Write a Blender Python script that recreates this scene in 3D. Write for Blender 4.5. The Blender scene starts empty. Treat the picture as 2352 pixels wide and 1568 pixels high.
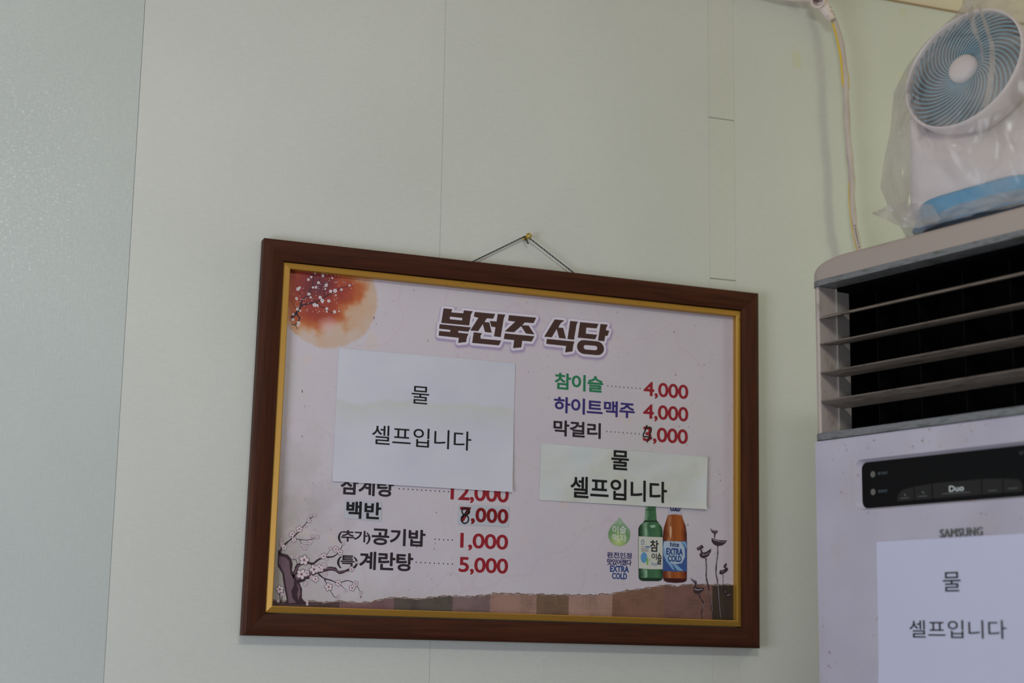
import bpy, bmesh, math, random
import numpy as np
from mathutils import Vector, Matrix, noise
PI = math.pi
C = bpy.context.scene.collection
sc = bpy.context.scene
rnd = random.Random(7)
BZ = 1.45                      # height of the menu board's centre above the floor

# ------------------------------------------------------------------ camera
CAM = Vector((-0.9112, -2.4022, BZ - 0.2927))
R_ = Vector((0.93527749, -0.35357091, 0.01560856)).normalized()
F_ = Vector((0.34505703, 0.92078641, 0.18190117)).normalized()
U_ = R_.cross(F_).normalized()
R_ = F_.cross(U_).normalized()
FPX = 3638.1
cd = bpy.data.cameras.new('camera'); cam = bpy.data.objects.new('camera', cd); C.objects.link(cam)
cd.sensor_width = 36.0; cd.lens = FPX / 2352 * 36.0
cd.clip_start = 0.05
cam.matrix_world = Matrix(((R_.x, U_.x, -F_.x, CAM.x), (R_.y, U_.y, -F_.y, CAM.y), (R_.z, U_.z, -F_.z, CAM.z), (0, 0, 0, 1)))
cd.dof.use_dof = True; cd.dof.focus_distance = 2.50; cd.dof.aperture_fstop = 2.8
sc.camera = cam

# ------------------------------------------------------------------ world, lights, exposure
w = bpy.data.worlds.new('world'); sc.world = w; w.use_nodes = True
w.node_tree.nodes['Background'].inputs[0].default_value = (0.66, 0.72, 0.85, 1)
w.node_tree.nodes['Background'].inputs[1].default_value = 0.22

def area(name, loc, target, sx, sy, power, col):
    d = bpy.data.lights.new(name, 'AREA'); d.shape = 'RECTANGLE'; d.size = sx; d.size_y = sy
    d.energy = power; d.color = col
    o = bpy.data.objects.new(name, d); C.objects.link(o); o.location = loc
    o.rotation_euler = (Vector(target) - Vector(loc)).to_track_quat('-Z', 'Y').to_euler()
    return o
area('window_daylight', (-2.2, -1.6, 0.95), (-0.6, 0.0, 1.15), 1.1, 1.0, 29, (0.82, 0.91, 1.0))
area('ceiling_daylight_tube', (-0.35, -1.75, 2.28), (0.0, -0.2, 1.0), 0.5, 0.12, 7.0, (0.93, 1.0, 0.92))
pl = bpy.data.lights.new('warm_bulb', 'POINT'); pl.energy = 2.9; pl.color = (0.86, 1.0, 0.60); pl.shadow_soft_size = .06
po = bpy.data.objects.new('warm_bulb', pl); C.objects.link(po); po.location = (1.12, -0.5, 1.93)
vs = sc.view_settings
vs.view_transform = 'Standard'; vs.look = 'None'; vs.gamma = 1.0; vs.use_curve_mapping = False
vs.exposure = -0.02

# ------------------------------------------------------------------ helpers
def lin(c):
    return tuple(((v / 255 / 12.92) if v / 255 <= 0.04045 else ((v / 255 + 0.055) / 1.055) ** 2.4) for v in c) + (1,)

def mat(name, col, rough=0.6, metal=0.0, spec=0.5):
    m = bpy.data.materials.new(name); m.use_nodes = True
    b = m.node_tree.nodes['Principled BSDF']
    b.inputs['Base Color'].default_value = lin(col)
    b.inputs['Roughness'].default_value = rough
    b.inputs['Metallic'].default_value = metal
    b.inputs['Specular IOR Level'].default_value = spec
    return m

class NT:
    def __init__(s, m):
        s.t = m.node_tree; s.b = s.t.nodes['Principled BSDF']; s.L = s.t.links.new
    def n(s, typ, **kw):
        x = s.t.nodes.new(typ)
        for k, v in kw.items():
            if k in x.inputs.keys(): x.inputs[k].default_value = v
            else: setattr(x, k, v)
        return x
    def coord(s, scale=(1, 1, 1), kind='Object', rot=(0, 0, 0), loc=(0, 0, 0)):
        c = s.n('ShaderNodeTexCoord'); mp = s.n('ShaderNodeMapping')
        mp.inputs['Scale'].default_value = scale; mp.inputs['Rotation'].default_value = rot; mp.inputs['Location'].default_value = loc
        s.L(c.outputs[kind], mp.inputs[0]); return mp.outputs[0]
    def noise(s, vec, scale, detail=4, rough=.5):
        x = s.n('ShaderNodeTexNoise'); x.inputs['Scale'].default_value = scale
        x.inputs['Detail'].default_value = detail; x.inputs['Roughness'].default_value = rough
        s.L(vec, x.inputs['Vector']); return x.outputs['Fac']
    def ramp(s, fac, stops, interp='LINEAR'):
        x = s.n('ShaderNodeValToRGB'); x.color_ramp.interpolation = interp
        e = x.color_ramp.elements
        while len(e) < len(stops): e.new(.5)
        for i, (p, c) in enumerate(stops):
            e[i].position = p; e[i].color = c if len(c) == 4 else lin(c)
        s.L(fac, x.inputs[0]); return x.outputs[0]
    def mix(s, fac, a, b, mode='MIX'):
        x = s.n('ShaderNodeMix', data_type='RGBA', blend_type=mode)
        for sock, v in ((x.inputs[0], fac), (x.inputs[6], a), (x.inputs[7], b)):
            if hasattr(v, 'is_linked') or hasattr(v, 'links'): s.L(v, sock)
            else: sock.default_value = v
        return x.outputs[2]
    def math(s, op, a, b=0.0, c=None):
        x = s.n('ShaderNodeMath', operation=op)
        for i, v in enumerate((a, b) if c is None else (a, b, c)):
            if hasattr(v, 'links'): s.L(v, x.inputs[i])
            else: x.inputs[i].default_value = v
        return x.outputs[0]
    def bump(s, h, strength, dist=0.001):
        x = s.n('ShaderNodeBump'); x.inputs['Strength'].default_value = strength; x.inputs['Distance'].default_value = dist
        s.L(h, x.inputs['Height']); s.L(x.outputs[0], s.b.inputs['Normal'])
    def base(s, c): s.L(c, s.b.inputs['Base Color'])

def obj(name, bm, m, parent=None, smooth=False, label=None):
    me = bpy.data.meshes.new(name)
    if isinstance(bm, bmesh.types.BMesh):
        bmesh.ops.recalc_face_normals(bm, faces=bm.faces); bm.to_mesh(me); bm.free()
    else: me = bm; me.name = name
    if smooth:
        for p in me.polygons: p.use_smooth = True
    if isinstance(m, (list, tuple)):
        for x in m: me.materials.append(x)
    elif m: me.materials.append(m)
    o = bpy.data.objects.new(name, me); C.objects.link(o)
    if parent is not None: o.parent = parent
    if label: o['label'] = label
    return o
def empty(name, loc, rot=(0, 0, 0), parent=None):
    o = bpy.data.objects.new(name, None); C.objects.link(o); o.location = loc; o.rotation_euler = rot
    o.empty_display_size = .05
    if parent: o.parent = parent
    return o
def tag(o, label, cat, group=None):
    o['label'] = label; o['category'] = cat
    if group: o['group'] = group
    return o
def box(bm, x0, x1, y0, y1, z0, z1, bev=0.0, seg=2):
    r = bmesh.ops.create_cube(bm, size=1.0)
    for v in r['verts']:
        v.co = Vector(((x0 + x1) / 2 + v.co.x * (x1 - x0), (y0 + y1) / 2 + v.co.y * (y1 - y0), (z0 + z1) / 2 + v.co.z * (z1 - z0)))
    if bev > 0:
        es = list({e for v in r['verts'] for e in v.link_edges})
        bmesh.ops.bevel(bm, geom=es, offset=bev, segments=seg, affect='EDGES', profile=.5)
    return bm
def boxo(name, dims, m, parent=None, bev=0.0, seg=2, smooth=False, label=None):
    bm = bmesh.new(); box(bm, *dims, bev=bev, seg=seg); return obj(name, bm, m, parent, smooth, label)
def prism(bm, pts, axis, a, b):
    """closed polygon pts in the two other axes, extruded along axis from a to b"""
    def mk(p, t):
        if axis == 'z': return Vector((p[0], p[1], t))
        if axis == 'x': return Vector((t, p[0], p[1]))
        return Vector((p[0], t, p[1]))
    A = [bm.verts.new(mk(p, a)) for p in pts]; B = [bm.verts.new(mk(p, b)) for p in pts]
    n = len(pts); bm.faces.new(A); bm.faces.new(B)
    for i in range(n): bm.faces.new((A[i], A[(i + 1) % n], B[(i + 1) % n], B[i]))
    return A, B
def tube(bm, pts, radii, seg=12, cap=True, closed=False):
    pts = [Vector(p) for p in pts]; n = len(pts)
    if not hasattr(radii, '__len__'): radii = [radii] * n
    rings = []; ref = None
    for i, p in enumerate(pts):
        if closed: t = pts[(i + 1) % n] - pts[i - 1]
        else: t = pts[min(i + 1, n - 1)] - pts[max(i - 1, 0)]
        t.normalize()
        if ref is None:
            ref = t.orthogonal().normalized()
        ref = (ref - t * ref.dot(t)).normalized(); b = t.cross(ref)
        rings.append([bm.verts.new(p + (ref * math.cos(2 * PI * k / seg) + b * math.sin(2 * PI * k / seg)) * radii[i]) for k in range(seg)])
    rng = range(n if closed else n - 1)
    for i in rng:
        A, B = rings[i], rings[(i + 1) % n]
        for k in range(seg): bm.faces.new((A[k], A[(k + 1) % seg], B[(k + 1) % seg], B[k]))
    if cap and not closed: bm.faces.new(rings[0]); bm.faces.new(rings[-1])
    return rings
def spline(P, n):
    P = [Vector(p) for p in P]; out = []
    for i in range(len(P) - 1):
        a = P[max(i - 1, 0)]; b = P[i]; c = P[i + 1]; d = P[min(i + 2, len(P) - 1)]
        for k in range(n):
            t = k / n
            out.append(.5 * ((2 * b) + (c - a) * t + (2 * a - 5 * b + 4 * c - d) * t * t + (3 * b - a - 3 * c + d) * t ** 3))
    out.append(P[-1]); return out

def ray(px, py):
    return (F_ + R_ * ((px - 1176) / FPX) - U_ * ((py - 784) / FPX))
def wall_pt(px, py, y=0.0):          # a point of the photograph on a plane parallel to the back wall
    v = ray(px, py); t = (y - CAM.y) / v.y; return CAM + v * t

# ------------------------------------------------------------------ materials
def wallpaper(name, col, stain=True, sheen=False):
    m = mat(name, col, .62); T = NT(m)
    v = T.coord()
    hx = T.noise(T.coord((520, 1, 60)), 1, 2, .5)          # vertical threads
    hz = T.noise(T.coord((60, 1, 560)), 1, 2, .5)          # horizontal slubs
    h = T.math('ADD', T.math('MULTIPLY', hx, .8), T.math('MULTIPLY', hz, .8))
    T.bump(h, .55 if not sheen else .6, .0006)
    tint = T.noise(v, 2.2, 3)
    c = T.ramp(tint, [(.3, tuple(max(0, x - 5) for x in col)), (.7, tuple(min(255, x + 4) for x in col))])
    sl = T.ramp(hz, [(.3, (0.97, 0.97, 0.97, 1)), (.7, (1.02, 1.02, 1.02, 1))])
    c = T.mix(1.0, c, sl, 'MULTIPLY')
    if sheen:
        T.b.inputs['Roughness'].default_value = .42
        sp = T.noise(T.coord((160, 160, 420)), 1, 2, .7)
        T.L(T.ramp(sp, [(.50, (.55, .55, .55, 1)), (.66, (.26, .26, .26, 1))]), T.b.inputs['Roughness'])
        T.b.inputs['Specular IOR Level'].default_value = .7
    T.base(c); return m
M = {}
M['paper_wall'] = wallpaper('linen_wallpaper', (205, 204, 198))
M['paper_left'] = wallpaper('sheen_linen_wallpaper', (195, 199, 197), sheen=True)
M['patch'] = wallpaper('patched_wallpaper', (205, 203, 195))
M['backing'] = mat('wall_backing', (140, 136, 118), .9)
M['ceiling'] = mat('cream_ceiling_paper', (244, 222, 202), .8)
M['floor'] = mat('floor_tile', (150, 140, 125), .5)
m = mat('brown_wood', (66, 34, 24), .5, 0, .12); T = NT(m)
g = T.noise(T.coord((9, 60, 160)), 1, 5, .6)
g2 = T.noise(T.coord((3, 10, 22)), 1, 3)
T.base(T.mix(g2, T.ramp(g, [(.3, (60, 31, 20)), (.55, (76, 39, 24)), (.75, (88, 46, 28))]), T.ramp(g, [(.3, (52, 27, 19)), (.7, (70, 37, 25))])))
M['wood'] = m
m = mat('brown_wood_upright', (66, 34, 24), .5, 0, .12); T = NT(m)
g = T.noise(T.coord((160, 60, 9)), 1, 5, .6); g2 = T.noise(T.coord((22, 10, 3)), 1, 3)
T.base(T.mix(g2, T.ramp(g, [(.3, (60, 31, 20)), (.55, (76, 39, 24)), (.75, (88, 46, 28))]), T.ramp(g, [(.3, (52, 27, 19)), (.7, (70, 37, 25))])))
M['wood_v'] = m
m = mat('gold_foil', (200, 150, 60), .42, .4); T = NT(m)
g = T.noise(T.coord((90, 90, 60)), 1, 5, .7); g2 = T.noise(T.coord((14, 90, 14)), 1, 5, .7)
worn = T.math('MULTIPLY', T.ramp(g, [(.60, (0, 0, 0, 1)), (.66, (1, 1, 1, 1))]), T.ramp(g2, [(.55, (0, 0, 0, 1)), (.6, (1, 1, 1, 1))]))
T.base(T.mix(worn, lin((178, 132, 54)), lin((84, 54, 28)))); M['gold'] = m

def flat(name, col, rough=.55): 
    if name not in M: M[name] = mat(name, col, rough, 0, .3)
    return M[name]

# ------------------------------------------------------------------ room shell
wall = obj('wall_back', box(bmesh.new(), -0.634, 1.35, 0.002, 0.12, 0, 2.47), M['backing']); wall['kind'] = 'structure'
def strip(name, x0, x1, z0, z1, m, y=0.0, bev=.00015):
    # wallpaper lengths are slightly out of plumb, so edges are given as (x at 1 m, x at 2.2 m)
    bm = bmesh.new()
    P = [(x0[0], z0), (x1[0], z0), (x1[1], z1), (x0[1], z1)]
    prism(bm, P, 'y', y, 0.0021)
    bmesh.ops.bevel(bm, geom=[e for e in bm.edges if abs(e.verts[0].co.y - y) < 1e-6 and abs(e.verts[1].co.y - y) < 1e-6], offset=bev, segments=1, affect='EDGES')
    return obj(name, bm, m, wall)
G = .00018
xs2 = -0.1395; xs3 = 0.4065; xs3l = 0.3555
strip('wallpaper_strip', (-0.634 + G, -0.634 + G), (xs2 - G, xs2 - G), 0, 2.35, M['paper_wall'])
strip('wallpaper_strip', (xs2 + G, xs2 + G), (xs3l - G, xs3l - G), 0, 2.35, M['paper_wall'])
strip('wallpaper_strip', (xs3 + G, xs3 + G), (1.0, 1.0), 0, 2.35, M['paper_wall'])
strip('wallpaper_strip', (1.0 + G, 1.0 + G), (1.35, 1.35), 0, 2.35, M['paper_wall'])
zc = [0, BZ + .3235, BZ + .6165, 2.35]
for i in range(3):
    strip('wallpaper_patch', (xs3l + G * .5, xs3l + G * .5), (xs3 - G * .5, xs3 - G * .5), zc[i] + .0007 * (i > 0), zc[i + 1] - .0007, M['patch'])
# left wall: bends gently towards the room
A = math.radians(9.0)
lw = empty('wall_left', (-0.634, 0, 0), (0, 0, -A + 0)); 
lw = obj('wall_left', box(bmesh.new(), -2.4, -0.0003, 0.0, 0.12, 0, 2.47), M['paper_left']) if False else lw
bpy.data.objects.remove(lw)
bm = bmesh.new(); box(bm, -2.4, -0.0004, 0.0, 0.12, 0, 2.47)
lw = obj('wall_left', bm, M['paper_left']); lw.location = (-0.634, 0.0006, 0); lw.rotation_euler = (0, 0, A); lw['kind'] = 'structure'
rw = obj('wall_right', box(bmesh.new(), 1.35, 1.47, -3.2, 0.12, 0, 2.47), M['paper_wall']); rw['kind'] = 'structure'
o = obj('ceiling', box(bmesh.new(), -3.2, 1.47, -3.2, 0.12, 2.35, 2.47), M['ceiling']); o['kind'] = 'structure'
o = obj('floor', box(bmesh.new(), -3.2, 1.47, -3.2, 0.12, -.1, 0), M['floor']); o['kind'] = 'structure'
# slim paper edging where wall meets ceiling
o = obj('trim_1', box(bmesh.new(), -0.634, 1.35, -.0025, 0.0, 2.347, 2.35, .0008), mat('brown_edge', (150, 118, 80), .7)); o['kind'] = 'structure'
# yellowed squares of old adhesive tape
tape = mat('yellowed_tape', (203, 202, 182), .5)
for k, (a, b, c_, d, lab) in enumerate((((1819, 117), (1837, 118), (1840, 157), (1822, 153), 'faint yellowed tape scrap on the wall left of the white cable'),
                       ((2064, 168), (2080, 167), (2083, 190), (2067, 192), 'faint yellowed tape scrap on wall beside the bagged fan'),
                       ((2066, 20), (2080, 20), (2081, 34), (2067, 35), 'small faint tape scrap on wall just under ceiling edge'))):
    bm = bmesh.new(); P = [wall_pt(*p) for p in (a, b, c_, d)]
    prism(bm, [(p.x, p.z) for p in P], 'y', -.0004, .00002)
    tag(obj('tape_scrap', bm, tape), lab, 'tape', 'old tape scraps on the wall')

# ------------------------------------------------------------------ menu board
TH = -0.01
board = empty('menu_board', (0, 0, BZ), (0, -TH, 0))
tag(board, 'brown wooden framed restaurant menu board with gold inner trim and red prices', 'menu board')
HW, HH = .4365, .3045; GW, GH = .4035, .2700
def rail(name, side, prof, w_out, h_out, m, rise=0):
    """mitred rail: prof = list of (inset from outer edge, y)"""
    bm = bmesh.new(); ends = []
    for s in (-1, 1):
        ring = []
        for (u, y) in prof:
            if side in 'tb':
                sz = 1 if side == 't' else -1
                ring.append(bm.verts.new((s * (w_out - u - .00012), y, sz * (h_out - u))))
            else:
                sx = 1 if side == 'r' else -1
                ring.append(bm.verts.new((sx * (w_out - u), y, s * (h_out - u - .00012))))
        ends.append(ring)
    n = len(prof)
    for i in range(n): bm.faces.new((ends[0][i], ends[0][(i + 1) % n], ends[1][(i + 1) % n], ends[1][i]))
    bm.faces.new(ends[0]); bm.faces.new(ends[1])
    return obj(name, bm, m, board)
W = HW - GW
prof = [(0, -.001), (0, -.0195), (.0012, -.0222), (.0042, -.0243), (.009, -.0250), (.016, -.0243), (.025, -.0222), (W - .0006, -.0200), (W, -.0188), (W, -.001)]
for s in 'tblr': rail('frame_rail', s, prof, HW, HH, M['wood'] if s in 'tb' else M['wood_v'])
gp = [(0, -.004), (0, -.0168), (.0010, -.0174), (.0090, -.0210), (.0102, -.0204), (.0102, -.004)]
for s in 'tblr': rail('gold_trim', s, gp, GW - .0001, GH - .0001, M['gold'])
PW, PH = GW - .0095, GH - .0095
PY = -.0080
boxo('back_panel', (-GW, GW, -.0060, -.0015, -GH, GH), mat('hardboard', (120, 90, 60), .9), board)

ct, st = math.cos(TH), math.sin(TH)
def bl(px, py, y=PY):                 # photograph point -> board plane (x, z)
    p = wall_pt(px, py, y); z = p.z - BZ
    return (ct * p.x + st * z, -st * p.x + ct * z)

# poster with its watercolour sun, blotches and grey wash
m = mat('rice_paper_print', (214, 200, 208), .5, 0, .35); T = NT(m); v = T.coord()
n1 = T.noise(v, 7, 4); n2 = T.noise(v, 24, 5, .65); n3 = T.noise(v, 160, 3)
base = T.ramp(n1, [(.3, (200, 189, 202)), (.55, (206, 195, 206)), (.75, (203, 195, 200))])
base = T.mix(T.ramp(n3, [(.35, (0, 0, 0, 1)), (.8, (.25, .25, .25, 1))]), base, lin((200, 184, 192)))
sep = T.n('ShaderNodeSeparateXYZ'); T.L(v, sep.inputs[0])
def dist(cx, cz, sx=1, sz=1):
    a = T.math('MULTIPLY', T.math('SUBTRACT', sep.outputs[0], cx), sx); b = T.math('MULTIPLY', T.math('SUBTRACT', sep.outputs[2], cz), sz)
    return T.math('SQRT', T.math('ADD', T.math('MULTIPLY', a, a), T.math('MULTIPLY', b, b)))
# smoky wash lower left
dw = T.math('ADD', dist(-.42, -.20, 1, .7), T.math('MULTIPLY', n2, .16))
base = T.mix(T.ramp(dw, [(.10, (1, 1, 1, 1)), (.24, (0, 0, 0, 1))]), base, lin((168, 158, 152)))
dw = T.math('ADD', dist(-.22, -.31, .55, 1.2), T.math('MULTIPLY', n2, .12))
base = T.mix(T.ramp(dw, [(.10, (.8, .8, .8, 1)), (.19, (0, 0, 0, 1))]), base, lin((186, 178, 176)))
# water stain contour lines
st_ = T.noise(T.coord(loc=(3, 1, 5)), 5, 2)
line = T.ramp(st_, [(.495, (0, 0, 0, 1)), (.503, (.5, .5, .5, 1)), (.507, (0, 0, 0, 1))])
base = T.mix(line, base, lin((196, 178, 186)))
spot = T.ramp(T.noise(T.coord(loc=(9, 2, 1)), 18, 2), [(.66, (0, 0, 0, 1)), (.73, (.35, .35, .35, 1))])
base = T.mix(spot, base, lin((214, 190, 176)))
# sun
sx, sz = bl(754, 684)
ds = T.math('ADD', dist(sx, sz), T.math('MULTIPLY', T.math('SUBTRACT', T.noise(v, 110, 4, .7), .5), .014))
d2 = T.math('ADD', T.math('ADD', dist(sx - .012, sz + .014), T.math('MULTIPLY', T.math('SUBTRACT', n2, .5), .06)), T.math('MULTIPLY', T.math('SUBTRACT', T.noise(v, 12, 3), .5), .05))
sun = T.ramp(d2, [(.0, (118, 42, 50)), (.030, (146, 50, 46)), (.050, (172, 72, 46)), (.062, (190, 104, 62)), (.071, (202, 150, 116)), (.084, (204, 180, 170))])
bl2 = T.noise(T.coord(loc=(1, 7, 2)), 20, 3)
sun = T.mix(T.ramp(bl2, [(.42, (0, 0, 0, 1)), (.62, (.75, .75, .75, 1))]), sun, T.ramp(d2, [(.0, (96, 40, 58)), (.040, (158, 52, 38)), (.060, (190, 104, 52)), (.075, (204, 166, 140))]))
bx, bz = bl(745, 765)
sun = T.mix(T.ramp(T.math('ADD', dist(bx + .008, bz + .012, 1, 1.3), T.math('MULTIPLY', n2, .03)), [(.02, (.6, .6, .6, 1)), (.035, (0, 0, 0, 1))]), sun, lin((216, 168, 176)))
base = T.mix(T.ramp(ds, [(.0795, (1, 1, 1, 1)), (.0815, (0, 0, 0, 1))]), base, sun)
T.base(base); M['poster'] = m
poster = obj('poster', box(bmesh.new(), -PW, PW, PY, -.0062, -PH, PH), M['poster'], board)

def grown_mesh(name, S, d, cell, y, dx=0.0, dz=0.0):
    """one clean flat sheet covering everything nearer than d to the shapes bounded by segments S (marching squares);
    the fifth value of a segment tells which shape it belongs to"""
    S = np.array(S, float)
    x0, x1 = S[:, [0, 2]].min() - d - 2 * cell, S[:, [0, 2]].max() + d + 2 * cell
    z0, z1 = S[:, [1, 3]].min() - d - 2 * cell, S[:, [1, 3]].max() + d + 2 * cell
    X, Z = np.meshgrid(np.arange(x0, x1, cell), np.arange(z0, z1, cell)); D = np.full(X.shape, 9.0)
    for q in np.unique(S[:, 4]):
        ins = np.zeros(X.shape, bool); dl = np.full(X.shape, 9.0)
        for ax_, az, bx_, bz_, _q in S[S[:, 4] == q]:
            ex, ez = bx_ - ax_, bz_ - az
            t = np.clip(((X - ax_) * ex + (Z - az) * ez) / (ex * ex + ez * ez + 1e-14), 0, 1)
            dl = np.minimum(dl, np.hypot(X - ax_ - t * ex, Z - az - t * ez))
            if az != bz_: ins ^= ((az > Z) != (bz_ > Z)) & (X < ex * (Z - az) / (bz_ - az) + ax_)
        D = np.minimum(D, np.where(ins, -dl, dl))
    V = []; Fc = []; ids = {}
    def vid(key, x, z):
        if key not in ids: ids[key] = len(V); V.append((x + dx, y, z + dz))
        return ids[key]
    f = D - d; neg = f < 0
    act = neg[:-1, :-1] | neg[1:, :-1] | neg[:-1, 1:] | neg[1:, 1:]; full = neg[:-1, :-1] & neg[1:, :-1] & neg[:-1, 1:] & neg[1:, 1:]
    for j_, i_ in np.argwhere(act & ~full).tolist():
        c_ = [(j_, i_), (j_, i_ + 1), (j_ + 1, i_ + 1), (j_ + 1, i_)]; P = []
        for k in range(4):
            a, b = c_[k], c_[(k + 1) % 4]; fa, fb = f[a], f[b]
            if fa < 0: P.append(vid(a, X[a], Z[a]))
            if (fa < 0) != (fb < 0):
                t = fa / (fa - fb); P.append(vid((min(a, b), max(a, b)), X[a] + (X[b] - X[a]) * t, Z[a] + (Z[b] - Z[a]) * t))
        if len(P) > 2: Fc.append(P)
    for j_ in range(full.shape[0]):                   # runs of whole cells become one face
        row = np.flatnonzero(full[j_])
        if not len(row): continue
        for run in np.split(row, np.flatnonzero(np.diff(row) > 1) + 1):
            a, b = int(run[0]), int(run[-1]) + 1
            Fc.append([vid((jj, ii), X[jj, ii], Z[jj, ii]) for jj, ii in ((j_, a), (j_, b), (j_ + 1, b), (j_ + 1, a))])
    me = bpy.data.meshes.new(name); me.from_pydata(V, [], Fc); return me
class Flat:
    """flat print: shapes drawn on a sheet, given by their places in the photograph"""
    def __init__(s, parent, y, f): s.p = parent; s.y = y; s.f = f
    def ngon(s, bm, P, y=None):
        y = s.y if y is None else y
        vs_ = [bm.verts.new((a, y, b)) for a, b in P]
        try: fc = bm.faces.new(vs_)
        except Exception: return
        return fc
def map_pts(P, sc_, ox, oy, f=bl): return [f(ox + x / sc_, oy + y / sc_) for x, y in P]
def finish(name, bm, m, parent, label=None):
    bm.normal_update(); bmesh.ops.triangulate(bm, faces=bm.faces)
    for fc in bm.faces:
        fc.normal_update()
        if fc.normal.y > 0: fc.normal_flip()
    me = bpy.data.meshes.new(name); bm.to_mesh(me); bm.free(); me.materials.append(m)
    o = bpy.data.objects.new(name, me); C.objects.link(o); o.parent = parent
    if label: o['label'] = label
    if name in ('printed_blossoms', 'printed_blossom_outlines', 'printed_blossom_hearts', 'printed_lotus_highlights', 'leader_dots', 'printed_plum_branch', 'printed_branch_highlight', 'title_shadow_print', 'title_outline_print', 'handwritten_mark'): o['kind'] = 'stuff'
    return o
def polys(name, L, m, parent, y, label=None):
    if name in ('printed_bottle_shade', 'printed_bottle_glint', 'printed_label_streak', 'printed_bamboo', 'printed_lotus_pods') and 1 < len(L) < 8:
        return [polys(name, [P], m, parent, y, label) for P in L]
    bm = bmesh.new()
    for q, P in enumerate(L):
        try: bm.faces.new([bm.verts.new((a, y - (q % 12) * 6e-6, b)) for a, b in P])
        except ValueError: pass
    return finish(name, bm, m, parent, label)
def curve_fill(name, loops, m, parent, y, offset=0.0, dx=0, dz=0, label=None):
    cu = bpy.data.curves.new(name, 'CURVE'); cu.dimensions = '2D'; cu.fill_mode = 'BOTH'; cu.offset = offset
    for P in loops:
        s = cu.splines.new('POLY'); s.points.add(len(P) - 1); s.use_cyclic_u = True
        for i, (a, b) in enumerate(P): s.points[i].co = (a + dx, b + dz, 0, 1)
    return from_curve(name, cu, m, parent, y, label)
def from_curve(name, cu, m, parent, y, label=None, fit=None, depth=0):
    t = bpy.data.objects.new('tmp', cu); C.objects.link(t)
    bpy.context.view_layer.update()
    dg = bpy.context.evaluated_depsgraph_get()
    me = bpy.data.meshes.new_from_object(t.evaluated_get(dg))
    bpy.data.objects.remove(t); bpy.data.curves.remove(cu)
    xs = [v.co.x for v in me.vertices]; ys = [v.co.y for v in me.vertices]
    if fit:
        x0, x1, z0, z1 = fit; a, b, c_, d = min(xs), max(xs), min(ys), max(ys)
        for v in me.vertices:
            v.co = Vector((x0 + (v.co.x - a) / (b - a) * (x1 - x0), y - v.co.z * depth, z0 + (v.co.y - c_) / (d - c_) * (z1 - z0)))
    else:
        for v in me.vertices: v.co = Vector((v.co.x, y, v.co.y))
    me.name = name; me.materials.clear(); me.materials.append(m)
    o = bpy.data.objects.new(name, me); C.objects.link(o); o.parent = parent
    if label: o['label'] = label
    return o
def text(name, body, L, R, Tp, B, m, parent, y, bold=.0, f=bl, spacing=1.0, shear=0, extr=0.0, label=None):
    if label is None: label = {'price_red_ink': 'red price lettering', 'menu_green_ink': 'green menu item lettering', 'menu_violet_ink': 'violet blue menu item lettering', 'menu_black_ink': 'dark menu item lettering',
                               'sticker_black_ink': 'black lettering', 'sticker_red_ink': 'dark red lettering', 'white_ink': 'white lettering on the green drop', 'indigo_ink': 'small indigo lettering', 'blue_ink': 'bold blue lettering', 'black_ink': 'black brush lettering on the bottle label', 'pale_lettering': 'pale lettering on middle button'}.get(m.name)
    cu = bpy.data.curves.new('txt', 'FONT'); cu.body = body; cu.size = 1; cu.space_character = spacing; cu.shear = shear
    cu.resolution_u = 5
    if extr: cu.extrude = 1.0
    fit = (f(*L)[0], f(*R)[0], f(*B)[1], f(*Tp)[1])
    if bold <= 0 or extr: return from_curve(name, cu, m, parent, y, label, fit, extr)
    sizes = bpy.data.objects.new('tmp', cu); C.objects.link(sizes); bpy.context.view_layer.update(); em = (fit[3] - fit[2]) / max(.1, sizes.dimensions.y); bpy.data.objects.remove(sizes)
    d = bold * em; fit = (fit[0] + d, fit[1] - d, fit[2] + d, fit[3] - d)
    o = from_curve(name, cu, m, parent, 0, label, fit, 0); me = o.data
    use = {}; key = {}; rep = {}
    for v_ in me.vertices: rep[v_.index] = key.setdefault((round(v_.co.x, 7), round(v_.co.z, 7)), v_.index)
    for p in me.polygons:
        for k in range(len(p.vertices)):
            a, b = rep[p.vertices[k]], rep[p.vertices[(k + 1) % len(p.vertices)]]; e_ = (min(a, b), max(a, b)); use[e_] = use.get(e_, 0) + 1
    vt = me.vertices; S = [(vt[a].co.x, vt[a].co.z, vt[b].co.x, vt[b].co.z, 0) for (a, b), n in use.items() if n % 2 and a != b]
    cell = min(.00045, max(.00018, d * .55))
    nm = grown_mesh(name, S, d, cell, y); nm.materials.append(m); o.data = nm; return o
def ribbon(P, W0, W1=None, jit=0.0):
    """tapered stroke as a list of quads"""
    W1 = W0 if W1 is None else W1; P = [Vector(p) for p in P]; n = len(P); Ls = []; Rs = []
    for i, p in enumerate(P):
        t = (P[min(i + 1, n - 1)] - P[max(i - 1, 0)]).normalized(); nn = Vector((-t.y, t.x))
        w_ = (W0 + (W1 - W0) * i / max(1, n - 1)) * .5 * (1 + rnd.uniform(-jit, jit))
        Ls.append(p + nn * w_); Rs.append(p - nn * w_)
    return [[tuple(Ls[i]), tuple(Ls[i + 1]), tuple(Rs[i + 1]), tuple(Rs[i])] for i in range(n - 1)]
def sp2(P, n=4): return [(v.x, v.y) for v in spline([(a, b, 0) for a, b in P], n)]
def ell(cx, cz, rx, rz, n=12, a=0): return [(cx + rx * math.cos(t) * math.cos(a) - rz * math.sin(t) * math.sin(a), cz + rx * math.cos(t) * math.sin(a) + rz * math.sin(t) * math.cos(a)) for t in [2 * PI * k / n for k in range(n)]]
E_ = .00012                            # one layer of ink
YP = PY - E_

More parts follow.
